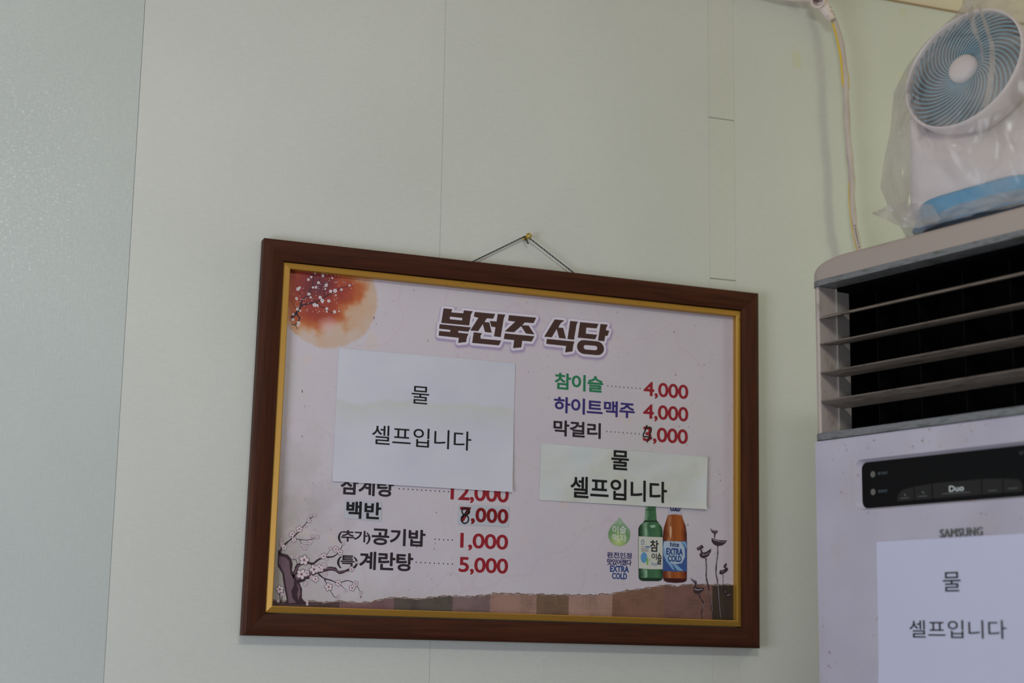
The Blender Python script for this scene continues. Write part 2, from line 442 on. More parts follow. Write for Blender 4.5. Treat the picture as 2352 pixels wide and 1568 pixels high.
# torn cloth strip along the foot of the poster, patch by patch
top = [(620, 1377), (660, 1381), (705, 1380), (743.5, 1383.5), (779, 1381), (821, 1385), (848.5, 1383.5), (879, 1376), (904, 1371.6), (962, 1376), (1000, 1371), (1031, 1368), (1075, 1370), (1110, 1367), (1139, 1362.5), (1200, 1364), (1250, 1366), (1305, 1366.7), (1360, 1367), (1405.7, 1363.5), (1423, 1359), (1465, 1353), (1506, 1347.6), (1531.6, 1343), (1556, 1347), (1587, 1341.5), (1640, 1343), (1710, 1343)]
def torn(off, jit, seed):
    r = random.Random(seed); out = []
    for i in range(len(top) - 1):
        (x0, y0), (x1, y1) = top[i], top[i + 1]; n = max(2, int((x1 - x0) / 3.2))
        for k in range(n):
            t = k / n; a, b = bl(x0 + (x1 - x0) * t, y0 + (y1 - y0) * t)
            out.append((a, b + off + r.uniform(-jit, jit)))
    return out
edge = torn(-.0006, .0007, 3)
def clothmat(name, c):
    m = mat(name, c, .6, 0, .3); T = NT(m); v = T.coord((1, 1, 1))
    wv = T.noise(T.coord((40, 1, 700)), 1, 2); wh = T.noise(T.coord((700, 1, 40)), 1, 2); bl_ = T.noise(v, 34, 4)
    k = T.math('ADD', T.math('ADD', T.math('MULTIPLY', wv, .5), T.math('MULTIPLY', wh, .5)), T.math('MULTIPLY', bl_, .9))
    T.base(T.mix(1.0, lin(c), T.ramp(k, [(.6, (.70, .70, .68, 1)), (1.2, (1.35, 1.3, 1.3, 1))]), 'MULTIPLY')); return m
cuts = [600, 779, 904, 1039, 1125, 1232, 1306, 1406, 1525, 1636, 1720]
cols = [(74, 58, 58), (112, 84, 88), (80, 72, 66), (112, 92, 92), (140, 110, 100), (106, 84, 68), (146, 116, 106), (116, 84, 70), (112, 80, 74), (58, 48, 40)]
for i in range(10):
    xa = max(-PW, bl(cuts[i], 1400)[0]); xb = min(PW, bl(cuts[i + 1], 1400)[0])
    up = [p for p in edge if xa < p[0] < xb]
    za = min(edge, key=lambda p: abs(p[0] - xa))[1]; zb = min(edge, key=lambda p: abs(p[0] - xb))[1]
    polys('printed_cloth_patch', [[(xa, -PH), (xa, za)] + up + [(xb, zb), (xb, -PH)]], clothmat('cloth_print', cols[i]), poster, YP)
Lr = []
e2 = [(a, b + .0010 + .0006 * math.sin(a * 300)) for a, b in edge if -PW < a < PW]
polys('printed_torn_edge', ribbon(e2, .0016, .0016, .5), flat('torn_shadow_print', (128, 104, 92)), poster, YP + E_ * .4)

# speckles of the rice paper
specks = []
def speck(x, z, r):
    n = rnd.randint(4, 6); a0 = rnd.uniform(0, 6); el = rnd.uniform(1, 2.6)
    return [(x + r * math.cos(a0 + 2 * PI * k / n) * rnd.uniform(.5, 1), z + r * el * math.sin(a0 + 2 * PI * k / n) * rnd.uniform(.5, 1)) for k in range(n)]
for px, py, r in [(859, 729, 3.4), (864, 744, 1.8), (951, 666, 1.8), (873, 647, 1.6), (1013, 693, 1.6), (983, 782, 2), (694, 899, 3.2), (1052, 817, 1.8), (1418, 717, 2.6), (1336, 718, 1.6), (1210, 695, 1.8), (1548, 763, 2.6), (1651, 737, 2.2), (1616, 1042, 0), (1596, 748, 2), (1617, 838, 2.8), (1552, 861, 2.6), (1613, 866, 2), (1578, 1022, 2.5), (1653, 1089, 2.6), (1655, 1103, 2.6), (1648, 1082, 1.5), (1580, 1205, 3), (1318, 1226, 1.8), (1002, 1177, 3), (829, 1370, 3.8), (700, 1147, 1.6), (760, 1217, 1.4), (1560, 979, 2.8), (1582, 980, 2.8), (1420, 820, 2), (1648, 780, 1.3), (1419, 775, 1.8), (1610, 1326, 1.8), (1035, 1320, 2)]:
    if r: a, b = bl(px, py); specks.append(speck(a, b, r * .00048))
for k in range(240):
    specks.append(speck(rnd.uniform(-PW, PW), rnd.uniform(-PH + .03, PH), rnd.uniform(.0003, .0011) * rnd.uniform(.6, 1)))
o = polys('printed_speckles', specks, flat('speckle_print', (126, 102, 112)), poster, YP + E_ * .2); o['kind'] = 'stuff'

# plum branches
DK = flat('branch_print', (58, 38, 46)); MID = flat('trunk_print', (112, 86, 98)); WH = flat('blossom_print', (222, 208, 214)); PK = flat('blossom_heart_print', (150, 90, 98)); RG = flat('blossom_line_print', (96, 70, 88))
def c1(P): return map_pts(P, 3.92, 600, 540)
def c3(P): return map_pts(P, 3.618, 550, 1080)
def c4(P): return map_pts(P, 3.136, 1200, 1000)
def c9(P): return map_pts(P, 5.6, 1380, 1150)
up_br = []
for P, a, b in [([(270, 748), (300, 715), (330, 680), (352, 645), (358, 610)], .0040, .0028), ([(352, 640), (400, 622), (450, 612), (500, 600), (540, 578), (570, 558)], .0030, .0016),
                ([(570, 558), (620, 530), (680, 492), (730, 470), (780, 460), (822, 438)], .0016, .0006), ([(356, 612), (375, 575), (410, 552), (445, 535), (440, 500), (462, 460), (465, 420), (480, 330)], .0024, .0004),
                ([(445, 555), (470, 580), (500, 598)], .0012, .0010), ([(500, 605), (540, 645), (580, 655), (610, 685), (650, 700), (690, 690)], .0014, .0005), ([(320, 695), (328, 725), (345, 745), (330, 780), (300, 805), (270, 800)], .0026, .0010),
                ([(345, 745), (368, 740)], .0010, .0005), ([(300, 805), (320, 830), (322, 858)], .0011, .0004), ([(570, 555), (572, 510), (580, 470), (585, 430)], .0010, .0004), ([(330, 680), (300, 640), (280, 600)], .0014, .0006),
                ([(355, 535), (335, 500), (318, 440)], .0009, .0004), ([(500, 470), (530, 390), (560, 350)], .0007, .0003), ([(430, 430), (440, 390), (455, 350)], .0007, .0003), ([(610, 410), (640, 385)], .0006, .0003)]:
    up_br += ribbon(sp2(c1(P)), a, b, .25)
polys('printed_plum_branch', up_br, DK, poster, YP)
def blossom(cx, cz, r, L_, rg, hearts, ring=True):
    a0 = rnd.uniform(0, 6)
    for k in range(5):
        a = a0 + 2 * PI * k / 5; px, pz = cx + r * .58 * math.cos(a), cz + r * .58 * math.sin(a)
        if ring: rg.append(ell(px, pz, r * .50, r * .44, 10, a))
        L_.append(ell(px, pz, r * .38 if ring else r * .44, r * .33 if ring else r * .38, 10, a))
    hearts.append(ell(cx, cz, r * .2, r * .2, 6))
fl, rg, ht = [], [], []
for x, y, r in [(330, 485, 22), (345, 472, 16), (318, 570, 18), (325, 665, 18), (352, 680, 12), (285, 760, 18), (335, 790, 20), (330, 815, 12), (288, 712, 14), (430, 530, 18), (445, 560, 14), (465, 470, 14), (492, 470, 16), (515, 428, 18), (425, 400, 16), (450, 378, 14), (485, 345, 10), (555, 365, 18), (585, 450, 20), (578, 480, 10), (640, 385, 12), (530, 560, 20), (548, 588, 22), (480, 628, 24), (505, 632, 16), (625, 505, 20), (665, 500, 24), (722, 490, 16), (795, 452, 14), (608, 592, 20), (590, 662, 18), (590, 688, 12), (660, 690, 20), (700, 684, 10), (672, 540, 10), (550, 605, 12)]:
    a, b = c1([(x, y)])[0]; blossom(a, b, r * .000145, fl, rg, ht, False)
for k in range(90):
    x, y = rnd.uniform(285, 700), rnd.uniform(330, 700)
    if abs((y - 690) + (x - 270) * .45) < 170: a, b = c1([(x, y)])[0]; fl.append(ell(a, b, .0007, .0006, 7))
for x, y in [(740, 422), (757, 425), (812, 480), (680, 610), (660, 580), (700, 655), (365, 742), (322, 855), (590, 355), (612, 408), (820, 438)]:
    a, b = c1([(x, y)])[0]; fl.append(ell(a, b, .0008, .0006, 7))
polys('printed_blossoms', fl, WH, poster, YP - E_)
polys('printed_blossoms', ht, RG, poster, YP - 2 * E_)
# lower-left tree
trunk = c3([(322, 655), (352, 688), (400, 700), (432, 738), (442, 780), (436, 830), (462, 880), (496, 930), (520, 985), (518, 1060), (540, 1088), (560, 1112), (372, 1112), (392, 1075), (380, 1010), (364, 930), (356, 860), (330, 812), (316, 795)])
polys('printed_tree_trunk', [trunk], DK, poster, YP - E_)
polys('printed_tree_trunk', [c3([(330, 712), (380, 722), (412, 752), (416, 800), (425, 860), (455, 912), (450, 960), (430, 1000), (440, 1060), (470, 1100), (410, 1104), (400, 1030), (385, 950), (372, 860), (342, 800), (325, 770)]),
      c3([(470, 930), (500, 965), (508, 1020), (490, 1080), (478, 1030), (490, 985)])], MID, poster, YP - 2 * E_, 'mauve grey lit side of the printed trunk')
lo = []
for P, a, b in [([(440, 900), (500, 905), (560, 880), (640, 842), (730, 818), (790, 820), (830, 848), (900, 828), (940, 810), (972, 778)], .0100, .0014), ([(450, 880), (470, 830), (485, 790), (560, 768), (610, 775), (650, 745), (700, 722), (780, 715), (830, 670), (862, 608)], .0056, .0008),
                ([(328, 692), (350, 650), (380, 612), (440, 560), (510, 490), (575, 412), (628, 372)], .0034, .0006), ([(440, 565), (500, 573), (560, 578), (610, 568), (645, 555)], .0012, .0005), ([(500, 575), (520, 620), (555, 655)], .0009, .0004),
                ([(640, 845), (700, 895), (760, 912), (820, 935), (900, 915), (965, 948), (1010, 1020)], .0024, .0005), ([(705, 905), (740, 970), (780, 1040), (800, 1055), (820, 1045)], .0013, .0004), ([(820, 935), (860, 970), (890, 1000)], .0009, .0004), ([(490, 908), (545, 915), (562, 945)], .0014, .0005),
                ([(350, 650), (340, 600), (345, 560)], .0016, .0005), ([(700, 720), (740, 680), (755, 640)], .0009, .0004), ([(320, 960), (330, 1020), (345, 1105)], .0010, .0016), ([(370, 990), (355, 1050), (350, 1105)], .0008, .0014), ([(440, 740), (470, 745), (480, 790)], .0012, .0006), ([(400, 610), (425, 618)], .0008, .0004), ([(575, 415), (590, 375)], .0006, .0003), ([(600, 560), (605, 540), (615, 533)], .0006, .0003)]:
    lo += ribbon(sp2(c3(P)), a, b, .28)
polys('printed_plum_branch', lo, DK, poster, YP - E_)
mid = []
for P, a, b in [([(470, 896), (560, 876), (640, 838), (730, 816), (785, 820), (830, 846), (880, 834)], .0050, .0008), ([(458, 860), (474, 820), (490, 792), (555, 772)], .0022, .0008)]:
    mid += ribbon(sp2(c3(P)), a, b, .5)
polys('printed_branch_highlight', mid, MID, poster, YP - 2 * E_)
fl, rg, ht = [], [], []
for x, y, r in [(625, 373, 16), (590, 375, 12), (577, 418, 20), (497, 487, 28), (437, 528, 26), (452, 575, 22), (605, 545, 14), (645, 555, 18), (580, 598, 22), (600, 590, 14), (545, 640, 22), (515, 622, 16), (370, 640, 24), (345, 600, 18), (345, 570, 14), (350, 620, 16), (435, 715, 16), (478, 715, 14), (537, 745, 42), (620, 822, 40), (662, 808, 30), (675, 820, 26), (515, 862, 42), (557, 855, 26), (710, 795, 22), (800, 655, 26), (835, 680, 24), (700, 712, 26), (672, 715, 14), (755, 645, 14), (862, 608, 14), (930, 820, 24), (632, 903, 28), (600, 890, 20), (740, 968, 34), (820, 936, 26), (963, 942, 24), (936, 976, 28), (335, 988, 34), (358, 1030, 14), (550, 935, 18), (545, 955, 12), (562, 1090, 14), (562, 1112, 12), (1012, 1018, 14), (822, 1045, 14), (810, 1075, 10), (712, 860, 20), (700, 780, 16), (975, 765, 12), (725, 740, 14), (885, 1000, 10), (415, 618, 12), (555, 465, 12), (320, 1085, 14)]:
    a, b = c3([(x, y)])[0]; blossom(a, b, r * .00019, fl, rg, ht)
polys('printed_blossom_outlines', rg, RG, poster, YP - 3 * E_)
polys('printed_blossoms', fl, flat('pale_blossom_print', (216, 198, 204)), poster, YP - 4 * E_)
polys('printed_blossom_hearts', ht, PK, poster, YP - 5 * E_)

# lotus pods, lower right
pods = []; hi = []
pods += [c9([(1405, 352), (1445, 378), (1502, 382), (1500, 408), (1474, 424), (1468, 480), (1456, 480), (1454, 420), (1425, 402)])]
pods += [c9([(1425, 478), (1470, 490), (1520, 505), (1622, 508), (1600, 545), (1560, 572), (1500, 582), (1452, 560), (1422, 520)])]
pods += [c9([(1228, 605), (1300, 562), (1326, 600), (1290, 618), (1310, 665), (1355, 655), (1418, 612), (1415, 650), (1385, 708), (1330, 740), (1285, 728), (1265, 690), (1285, 665), (1275, 625), (1245, 640)])]
pods += [c9([(1615, 795), (1620, 830), (1600, 850), (1636, 862), (1630, 900), (1590, 930), (1550, 948), (1520, 935), (1530, 892), (1575, 885), (1600, 868), (1572, 850), (1590, 815)])]
pods += [c9([(1153, 990), (1190, 1012), (1235, 1035), (1230, 1060), (1222, 1105), (1280, 1118), (1332, 1112), (1310, 1165), (1260, 1190), (1215, 1195), (1190, 1160), (1188, 1115), (1206, 1100), (1210, 1060), (1180, 1035), (1160, 1010)])]
pods += [c9([(1590, 1150), (1608, 1170), (1605, 1205), (1680, 1190), (1660, 1235), (1620, 1250), (1592, 1220)])]
for P, a, b in [([(1502, 580), (1500, 700), (1485, 820), (1480, 930), (1500, 1040), (1510, 1200), (1525, 1400), (1545, 1520)], .0042, .0030), ([(1350, 738), (1358, 860), (1355, 980), (1390, 1140), (1415, 1300), (1435, 1430), (1475, 1515)], .0046, .0030),
                ([(1572, 945), (1570, 1060), (1572, 1120), (1540, 1200)], .0022, .0012), ([(1260, 1190), (1280, 1250), (1322, 1318), (1312, 1380), (1292, 1440), (1305, 1515)], .0040, .0034), ([(1560, 1310), (1620, 1370), (1660, 1430), (1658, 1515)], .0010, .0008)]:
    pods += ribbon(sp2(c9(P)), a * .55, b * .55, .35)
for P, a in [([(1440, 495), (1490, 512), (1560, 530), (1600, 522)], .0016), ([(1500, 600), (1496, 720), (1484, 840)], .0007), ([(1504, 1060), (1514, 1200), (1530, 1400), (1544, 1510)], .0008), ([(1300, 620), (1308, 660)], .0010), ([(1300, 690), (1350, 690), (1390, 665)], .0014), ([(1356, 760), (1362, 860), (1360, 980)], .0006),
             ([(1395, 1150), (1418, 1300), (1438, 1420)], .0007), ([(1205, 1130), (1250, 1145), (1305, 1130)], .0018), ([(1420, 370), (1460, 395), (1490, 400)], .0010), ([(1325, 1320), (1314, 1390)], .0008), ([(1625, 1220), (1668, 1195)], .0012), ([(1598, 1160), (1602, 1180)], .0008), ([(1545, 905), (1590, 905)], .0010), ([(1240, 610), (1290, 590)], .001), ([(1168, 1005), (1222, 1045)], .001)]:
    hi += ribbon(sp2(c9(P)), a, a * .5, .3)
polys('printed_lotus_pods', pods, flat('lotus_ink_print', (60, 44, 52)), poster, YP - 2 * E_)
polys('printed_lotus_highlights', hi, flat('lotus_highlight_print', (170, 154, 168)), poster, YP - 3 * E_)

# bottles (a flat print)
def grad(name, stops, x0, x1, cz=None):
    m = mat(name, stops[0][1], .5, 0, .3); T = NT(m); v = T.coord(); sp = T.n('ShaderNodeSeparateXYZ'); T.L(v, sp.inputs[0])
    f = T.n('ShaderNodeMapRange'); f.inputs[1].default_value = x0; f.inputs[2].default_value = x1; T.L(sp.outputs[0], f.inputs[0])
    k = T.math('ADD', f.outputs[0], T.math('MULTIPLY', T.math('SUBTRACT', T.noise(v, 90, 2), .5), .22))
    T.base(T.ramp(k, stops)); return m
gx0, gx1 = c9([(482, 700)])[0][0], c9([(792, 700)])[0][0]
bx0, bx1 = c9([(795, 700)])[0][0], c9([(1106, 700)])[0][0]
green = grad('green_bottle_print', [(0, (26, 50, 36)), (.15, (58, 94, 68)), (.3, (132, 164, 136)), (.42, (62, 102, 74)), (.8, (74, 118, 82)), (.93, (52, 90, 62)), (1, (24, 46, 32))], gx0, gx1)
amber = grad('amber_bottle_print', [(0, (66, 28, 20)), (.15, (128, 58, 32)), (.27, (176, 116, 80)), (.4, (148, 74, 34)), (.7, (168, 92, 42)), (.9, (124, 54, 30)), (1, (58, 26, 20))], bx0, bx1)
bot = empty('printed_green_bottle', (0, 0, 0), parent=poster)
gb = [(572, 72), (705, 72), (707, 120), (718, 250), (745, 285), (780, 330), (792, 375), (794, 600), (794, 990), (780, 1018), (740, 1032), (540, 1030), (500, 1015), (484, 985), (480, 600), (482, 350), (500, 315), (545, 275), (562, 245), (568, 150)]
bpy.data.objects.remove(bot)
polys('printed_green_bottle', [c9(gb)], green, poster, YP - 2 * E_)
polys('printed_bottle_shade', [c9([(562, 248), (718, 252), (745, 285), (700, 270), (600, 270), (545, 278)]), c9([(572, 112), (706, 112), (706, 119), (572, 119)]), c9([(486, 988), (794, 992), (780, 1018), (740, 1032), (540, 1030), (500, 1015)])], flat('bottle_shade_print', (30, 54, 40)), poster, YP - 3 * E_)
polys('printed_bottle_glint', [c9([(570, 350), (590, 360), (592, 440), (574, 450)]), c9([(575, 890), (594, 890), (594, 985), (578, 980)]), c9([(625, 320), (690, 305), (705, 335), (650, 350)])], flat('bottle_glint_print', (150, 188, 160)), poster, YP - 3 * E_)
polys('printed_bottle_label', [c9([(484, 455), (640, 462), (793, 468), (794, 878), (640, 878), (486, 868)])], flat('cream_label_print', (206, 204, 196)), poster, YP - 4 * E_)
bk = flat('black_ink', (34, 30, 34)); 
def c9p(x, y): return (1380 + x / 5.6, 1150 + y / 5.6)
Y5 = YP - 5 * E_
text('lettering', '참', c9p(630, 575), c9p(742, 575), c9p(660, 502), c9p(700, 655), bk, poster, Y5, .02)
text('lettering', '이', c9p(650, 715), c9p(716, 715), c9p(680, 672), c9p(700, 758), bk, poster, Y5, .02)
text('lettering', '슬', c9p(722, 745), c9p(780, 745), c9p(750, 668), c9p(750, 818), bk, poster, Y5, .02)
polys('printed_blue_circle', [c9([(552 + 42 * math.cos(t * PI / 10), 728 + 70 * math.sin(t * PI / 10)) for t in range(20)])], flat('blue_dot_print', (96, 150, 196)), poster, Y5)
polys('printed_bamboo', [c9([(585, 732), (608, 732), (608, 820), (585, 822)]), c9([(612, 775), (640, 738), (632, 765)])], flat('bamboo_print', (128, 176, 90)), poster, Y5 - E_)
text('lettering', 'fresh', c9p(643, 800), c9p(735, 800), c9p(660, 782), c9p(655, 832), flat('blue_script_print', (92, 120, 170)), poster, Y5, .0, shear=.3)
polys('printed_drop_mark', ribbon(c9([(520, 545), (522, 515), (540, 498), (556, 520), (548, 545)]), .0012, .0012) + ribbon(c9([(512, 558), (565, 558)]), .0008, .0008), flat('label_mark_print', (70, 100, 150)), poster, Y5)
sm = flat('small_print', (150, 130, 140))
for yy, a, b in ((588, 515, 560), (612, 515, 612), (628, 515, 612), (645, 515, 612)):
    polys('printed_small_line', ribbon(c9([(a, yy), (b, yy + 4)]), .0011, .0011), sm, poster, Y5)
polys('printed_small_line', ribbon(c9([(570, 590), (628, 594)]), .0022, .0022), flat('small_blue_print', (60, 110, 170)), poster, Y5)
# amber bottle
ab = [(872, 95), (1024, 98), (1040, 180), (1060, 245), (1090, 320), (1104, 420), (1106, 600), (1106, 985), (1098, 1030), (1060, 1048), (960, 1055), (850, 1045), (812, 1025), (797, 985), (795, 600), (796, 450), (808, 350), (840, 245), (862, 175)]
polys('printed_amber_bottle', [c9(ab)], amber, poster, YP - 2 * E_)
polys('printed_neck_label', [c9([(872, 88), (1022, 92), (1038, 183), (950, 172), (858, 180)])], flat('neck_label_print', (190, 184, 204)), poster, YP - 3 * E_)
polys('printed_bottle_foot', [c9([(797, 992), (1106, 998), (1098, 1030), (1060, 1048), (960, 1055), (850, 1045), (812, 1025)])], flat('bottle_foot_print', (66, 24, 24)), poster, YP - 3 * E_)
polys('printed_bottle_glint', [c9([(884, 330), (906, 330), (912, 400), (900, 470), (885, 470)])], flat('amber_glint_print', (214, 170, 140)), poster, YP - 3 * E_)
polys('printed_bottle_label', [c9([(796, 512), (950, 520), (1106, 518), (1106, 905), (950, 910), (796, 898)])], flat('blue_label_print', (62, 88, 148)), poster, YP - 4 * E_)
polys('printed_label_panel', [c9([(812, 522), (860, 516), (1030, 524), (1075, 600), (1080, 720), (1040, 800), (960, 815), (850, 790), (805, 690), (798, 600)])], flat('pale_label_print', (176, 190, 212)), poster, Y5)
polys('printed_label_streak', [c9([(800, 560), (840, 700), (900, 800), (950, 895), (920, 880), (860, 800), (800, 660)]), c9([(905, 800), (985, 830), (1045, 885), (1060, 902), (985, 895)]), c9([(1030, 524), (1080, 522), (1100, 560), (1100, 620), (1068, 560)])], flat('streak_print', (130, 168, 208)), poster, Y5 - .5 * E_)
nv = flat('navy_ink', (34, 40, 92)); bi = flat('blue_ink', (38, 66, 128))
text('lettering', 'hite', c9p(888, 560), c9p(1005, 560), c9p(900, 526), c9p(950, 592), nv, poster, Y5 - 1.5 * E_, .02)
text('lettering', 'EXTRA', c9p(838, 650), c9p(1053, 650), c9p(900, 607), c9p(900, 694), bi, poster, Y5 - 1.5 * E_, .03)
text('lettering', 'COLD', c9p(860, 740), c9p(1036, 740), c9p(900, 700), c9p(900, 782), bi, poster, Y5 - 1.5 * E_, .03)
text('lettering', 'COLD', c9p(888, 105), c9p(1020, 105), c9p(950, 48), c9p(950, 134), nv, poster, Y5 - 1.5 * E_, .03)
# green drop
drop = [(238, 207), (275, 262), (330, 322), (365, 365), (380, 415), (372, 480), (345, 535), (300, 570), (238, 584), (175, 568), (125, 530), (98, 475), (94, 415), (110, 360), (150, 310), (205, 258)]
m = mat('green_drop_print', (140, 168, 120), .5, 0, .3); T = NT(m); v = T.coord(); dx, dz = c9([(225, 520)])[0]
sepd = T.n('ShaderNodeSeparateXYZ'); T.L(v, sepd.inputs[0]); sep = sepd
T.base(T.ramp(dist(dx, dz), [(0, (196, 206, 140)), (.010, (158, 182, 122)), (.020, (112, 148, 104)), (.034, (150, 176, 150))])); 
polys('printed_drop', [c9(drop)], m, poster, YP - E_)
wt = flat('white_ink', (222, 222, 222))
text('lettering', '이슬', c9p(150, 370), c9p(325, 370), c9p(200, 318), c9p(200, 418), wt, poster, YP - 2 * E_, .01)
text('lettering', '먹자', c9p(150, 480), c9p(330, 480), c9p(200, 430), c9p(200, 522), wt, poster, YP - 2 * E_, .01)
text('lettering', '오늘', c9p(165, 285), c9p(272, 285), c9p(200, 250), c9p(205, 305), flat('faint_white_ink', (176, 196, 170)), poster, YP - 2 * E_, .0)
text('lettering', '완.전.인.정', c9p(80, 695), c9p(396, 695), c9p(110, 655), c9p(200, 738), flat('indigo_ink', (44, 36, 98)), poster, YP, .03, spacing=.82)
text('lettering', '맛있어졌다', c9p(80, 785), c9p(396, 785), c9p(110, 742), c9p(200, 828), M['indigo_ink'], poster, YP, .03, spacing=.85)
text('lettering', 'EXTRA', c9p(118, 870), c9p(362, 870), c9p(200, 832), c9p(200, 916), bi, poster, YP, .032)
text('lettering', 'COLD', c9p(143, 965), c9p(337, 965), c9p(200, 925), c9p(200, 1005), bi, poster, YP, .032)

# title
TT = [[(160, 100), (272, 112), (260, 152), (413, 165), (420, 126), (537, 138), (512, 180), (490, 322), (130, 288)],
      [(243, 207), (240, 240), (398, 256), (402, 225)],
      [(110, 303), (512, 345), (478, 402), (350, 388), (348, 412), (482, 428), (462, 468), (450, 535), (348, 545), (356, 480), (96, 452), (104, 390), (245, 404), (247, 378), (102, 362)],
      [(560, 146), (825, 172), (798, 235), (718, 228), (690, 268), (690, 276), (748, 282), (780, 415), (692, 405), (665, 303), (605, 395), (503, 385), (608, 222), (550, 208)],
      [(856, 172), (957, 182), (936, 225), (895, 472), (808, 460), (828, 345), (774, 335), (754, 262), (842, 270)],
      [(548, 408), (656, 420), (635, 455), (638, 490), (902, 515), (873, 577), (527, 545)],
      [(1000, 187), (1353, 220), (1318, 292), (1205, 282), (1178, 312), (1068, 408), (945, 398), (1082, 272), (990, 260)],
      [(1155, 325), (1180, 318), (1255, 322), (1330, 437), (1218, 424)],
      [(948, 422), (1330, 460), (1292, 528), (1173, 517), (1160, 603), (1054, 613), (1068, 510), (934, 495)],
      [(1590, 242), (1715, 255), (1665, 295), (1640, 340), (1640, 347), (1700, 352), (1735, 492), (1645, 482), (1615, 368), (1552, 474), (1453, 465)],
      [(1788, 262), (1888, 272), (1870, 315), (1838, 505), (1753, 495)],
      [(1488, 493), (1845, 527), (1830, 570), (1818, 655), (1722, 668), (1736, 585), (1480, 558)],
      [(1915, 277), (2153, 300), (2128, 360), (1997, 348), (1990, 425), (2137, 440), (2110, 500), (1885, 478)],
      [(2178, 300), (2273, 310), (2252, 355), (2250, 382), (2292, 388), (2270, 455), (2240, 455), (2228, 525), (2145, 515)]]
def stadium(cx, cy, hw, hh, n=8, ang=.09):
    out = []
    for s, a0 in ((1, -PI / 2), (-1, PI / 2)):
        for k in range(n + 1):
            a = a0 + PI * k / n; x = s * (hw - hh) + hh * math.cos(a); y = hh * math.sin(a)
            out.append((cx + x, cy + y + x * ang))
    return out
TT += [stadium(2050, 606, 175, 90), stadium(2050, 606, 88, 28)[::-1]]
loops = [map_pts(P, 5.6, 990, 690) for P in TT]
outer = [l for i, l in enumerate(loops) if i not in (1, 15)]
def grow(P, d):
    area2 = sum(P[i][0] * P[(i + 1) % len(P)][1] - P[(i + 1) % len(P)][0] * P[i][1] for i in range(len(P)))
    s = 1 if area2 > 0 else -1; out = []; n = len(P)
    for i in range(n):
        a, b, c_ = Vector(P[i - 1]), Vector(P[i]), Vector(P[(i + 1) % n])
        e1 = (b - a).normalized(); e2_ = (c_ - b).normalized()
        n1_ = Vector((e1.y, -e1.x)) * s; n2_ = Vector((e2_.y, -e2_.x)) * s
        k = n1_ + n2_; k = k / max(.55, k.dot(n1_)) if k.length > .01 else n1_
        out.append(tuple(b + k * d))
    return out
def halo(name, loops_, d, m, y, dx=0.0, dz=0.0, cell=.0011):
    """flat printed outline at distance d around shapes"""
    S = [(l[k][0], l[k][1], l[(k + 1) % len(l)][0], l[(k + 1) % len(l)][1], q) for q, l in enumerate(loops_) for k in range(len(l))]
    me = grown_mesh(name, S, d, cell, y, dx, dz); me.materials.append(m)
    o = bpy.data.objects.new(name, me); C.objects.link(o); o.parent = poster; return o
for j, (d, cc) in enumerate(((.0078, (196, 182, 200)), (.0064, (184, 168, 194)), (.0052, (170, 152, 186)))):
    halo('title_shadow_print', outer, d, flat('title_shadow_%d' % j, cc), YP - j * E_ * .6, .0010, -.0020)
halo('title_outline_print', outer, .0040, flat('title_white_ink', (220, 210, 226)), YP - 2 * E_, cell=.0009)
TI = flat('title_brown_ink', (72, 46, 42))
for grp in ([0, 1], [14, 15]): curve_fill('title_lettering', [loops[i] for i in grp], TI, poster, YP - 3 * E_)
for i in range(2, 14): polys('title_lettering', [loops[i]], TI, poster, YP - 3 * E_)

# menu lines
K = flat('menu_black_ink', (44, 34, 42)); RD = flat('price_red_ink', (150, 30, 44)); GR = flat('menu_green_ink', (40, 122, 84)); VI = flat('menu_violet_ink', (56, 44, 116)); K2 = flat('sticker_black_ink', (24, 22, 26))
HB = .028
def ln(s, L, R, T_, B, m, bold=HB, parent=None, y=None, sp=.94): return text('lettering', s, L, R, T_, B, m, parent or poster, YP if y is None else y, bold, spacing=sp)
def dots(n, a, b, m=None, parent=None):
    L_ = []
    for k in range(n):
        t = k / (n - 1); x, z = bl(a[0] + (b[0] - a[0]) * t, a[1] + (b[1] - a[1]) * t); h = .00088
        L_.append([(x - h, z - h), (x + h, z - h), (x + h, z + h), (x - h, z + h)])
    polys('leader_dots', L_, K, poster, YP)
ln('참이슬', (1274, 878), (1385.5, 882), (1283, 855.5), (1378, 902), GR)
dots(9, (1396, 886), (1470, 892))
ln('4,000', (1478, 900), (1581, 904), (1495, 876.5), (1504, 915.4), RD, .022)
ln('하이트맥주', (1272, 930), (1458, 947), (1280, 910), (1440, 960), VI)
ln('4,000', (1477, 950), (1581, 955), (1494, 928), (1503, 967.5), RD, .022)
ln('막걸리', (1271, 980), (1380, 990), (1275, 963.5), (1378, 1008), K)
dots(9, (1394, 990.5), (1468, 996))
ln('3,000', (1476.5, 1005), (1580, 1008), (1485, 979), (1503, 1019.5), RD, .022)
ln('삼계탕', (781.6, 1130), (904, 1135), (790, 1094), (886, 1140.8), K)
dots(12, (917, 1122), (1030, 1129))
ln('12,000', (1035, 1130), (1168.6, 1140), (1045, 1110), (1088, 1155.5), RD, .022)
ln('(추가)', (776, 1230), (851, 1235), (782, 1216), (848, 1250), K, .026, sp=.8)
ln('공기밥', (853.5, 1235), (977, 1240), (860, 1211), (973, 1256), K)
dots(5, (999, 1238), (1039, 1240))
ln('1,000', (1057, 1243), (1167, 1246), (1065.5, 1223), (1085.6, 1264), RD, .022)
ln('(특)', (774, 1290), (822, 1295), (780, 1274), (818, 1306), K, .026, sp=.8)
ln('계란탕', (825, 1290), (949, 1292), (861, 1266.6), (929, 1311.6), K)
dots(9, (956, 1291), (1039, 1295))
ln('5,000', (1053.6, 1298), (1167, 1300), (1072, 1278.5), (1085, 1319.6), RD, .022)
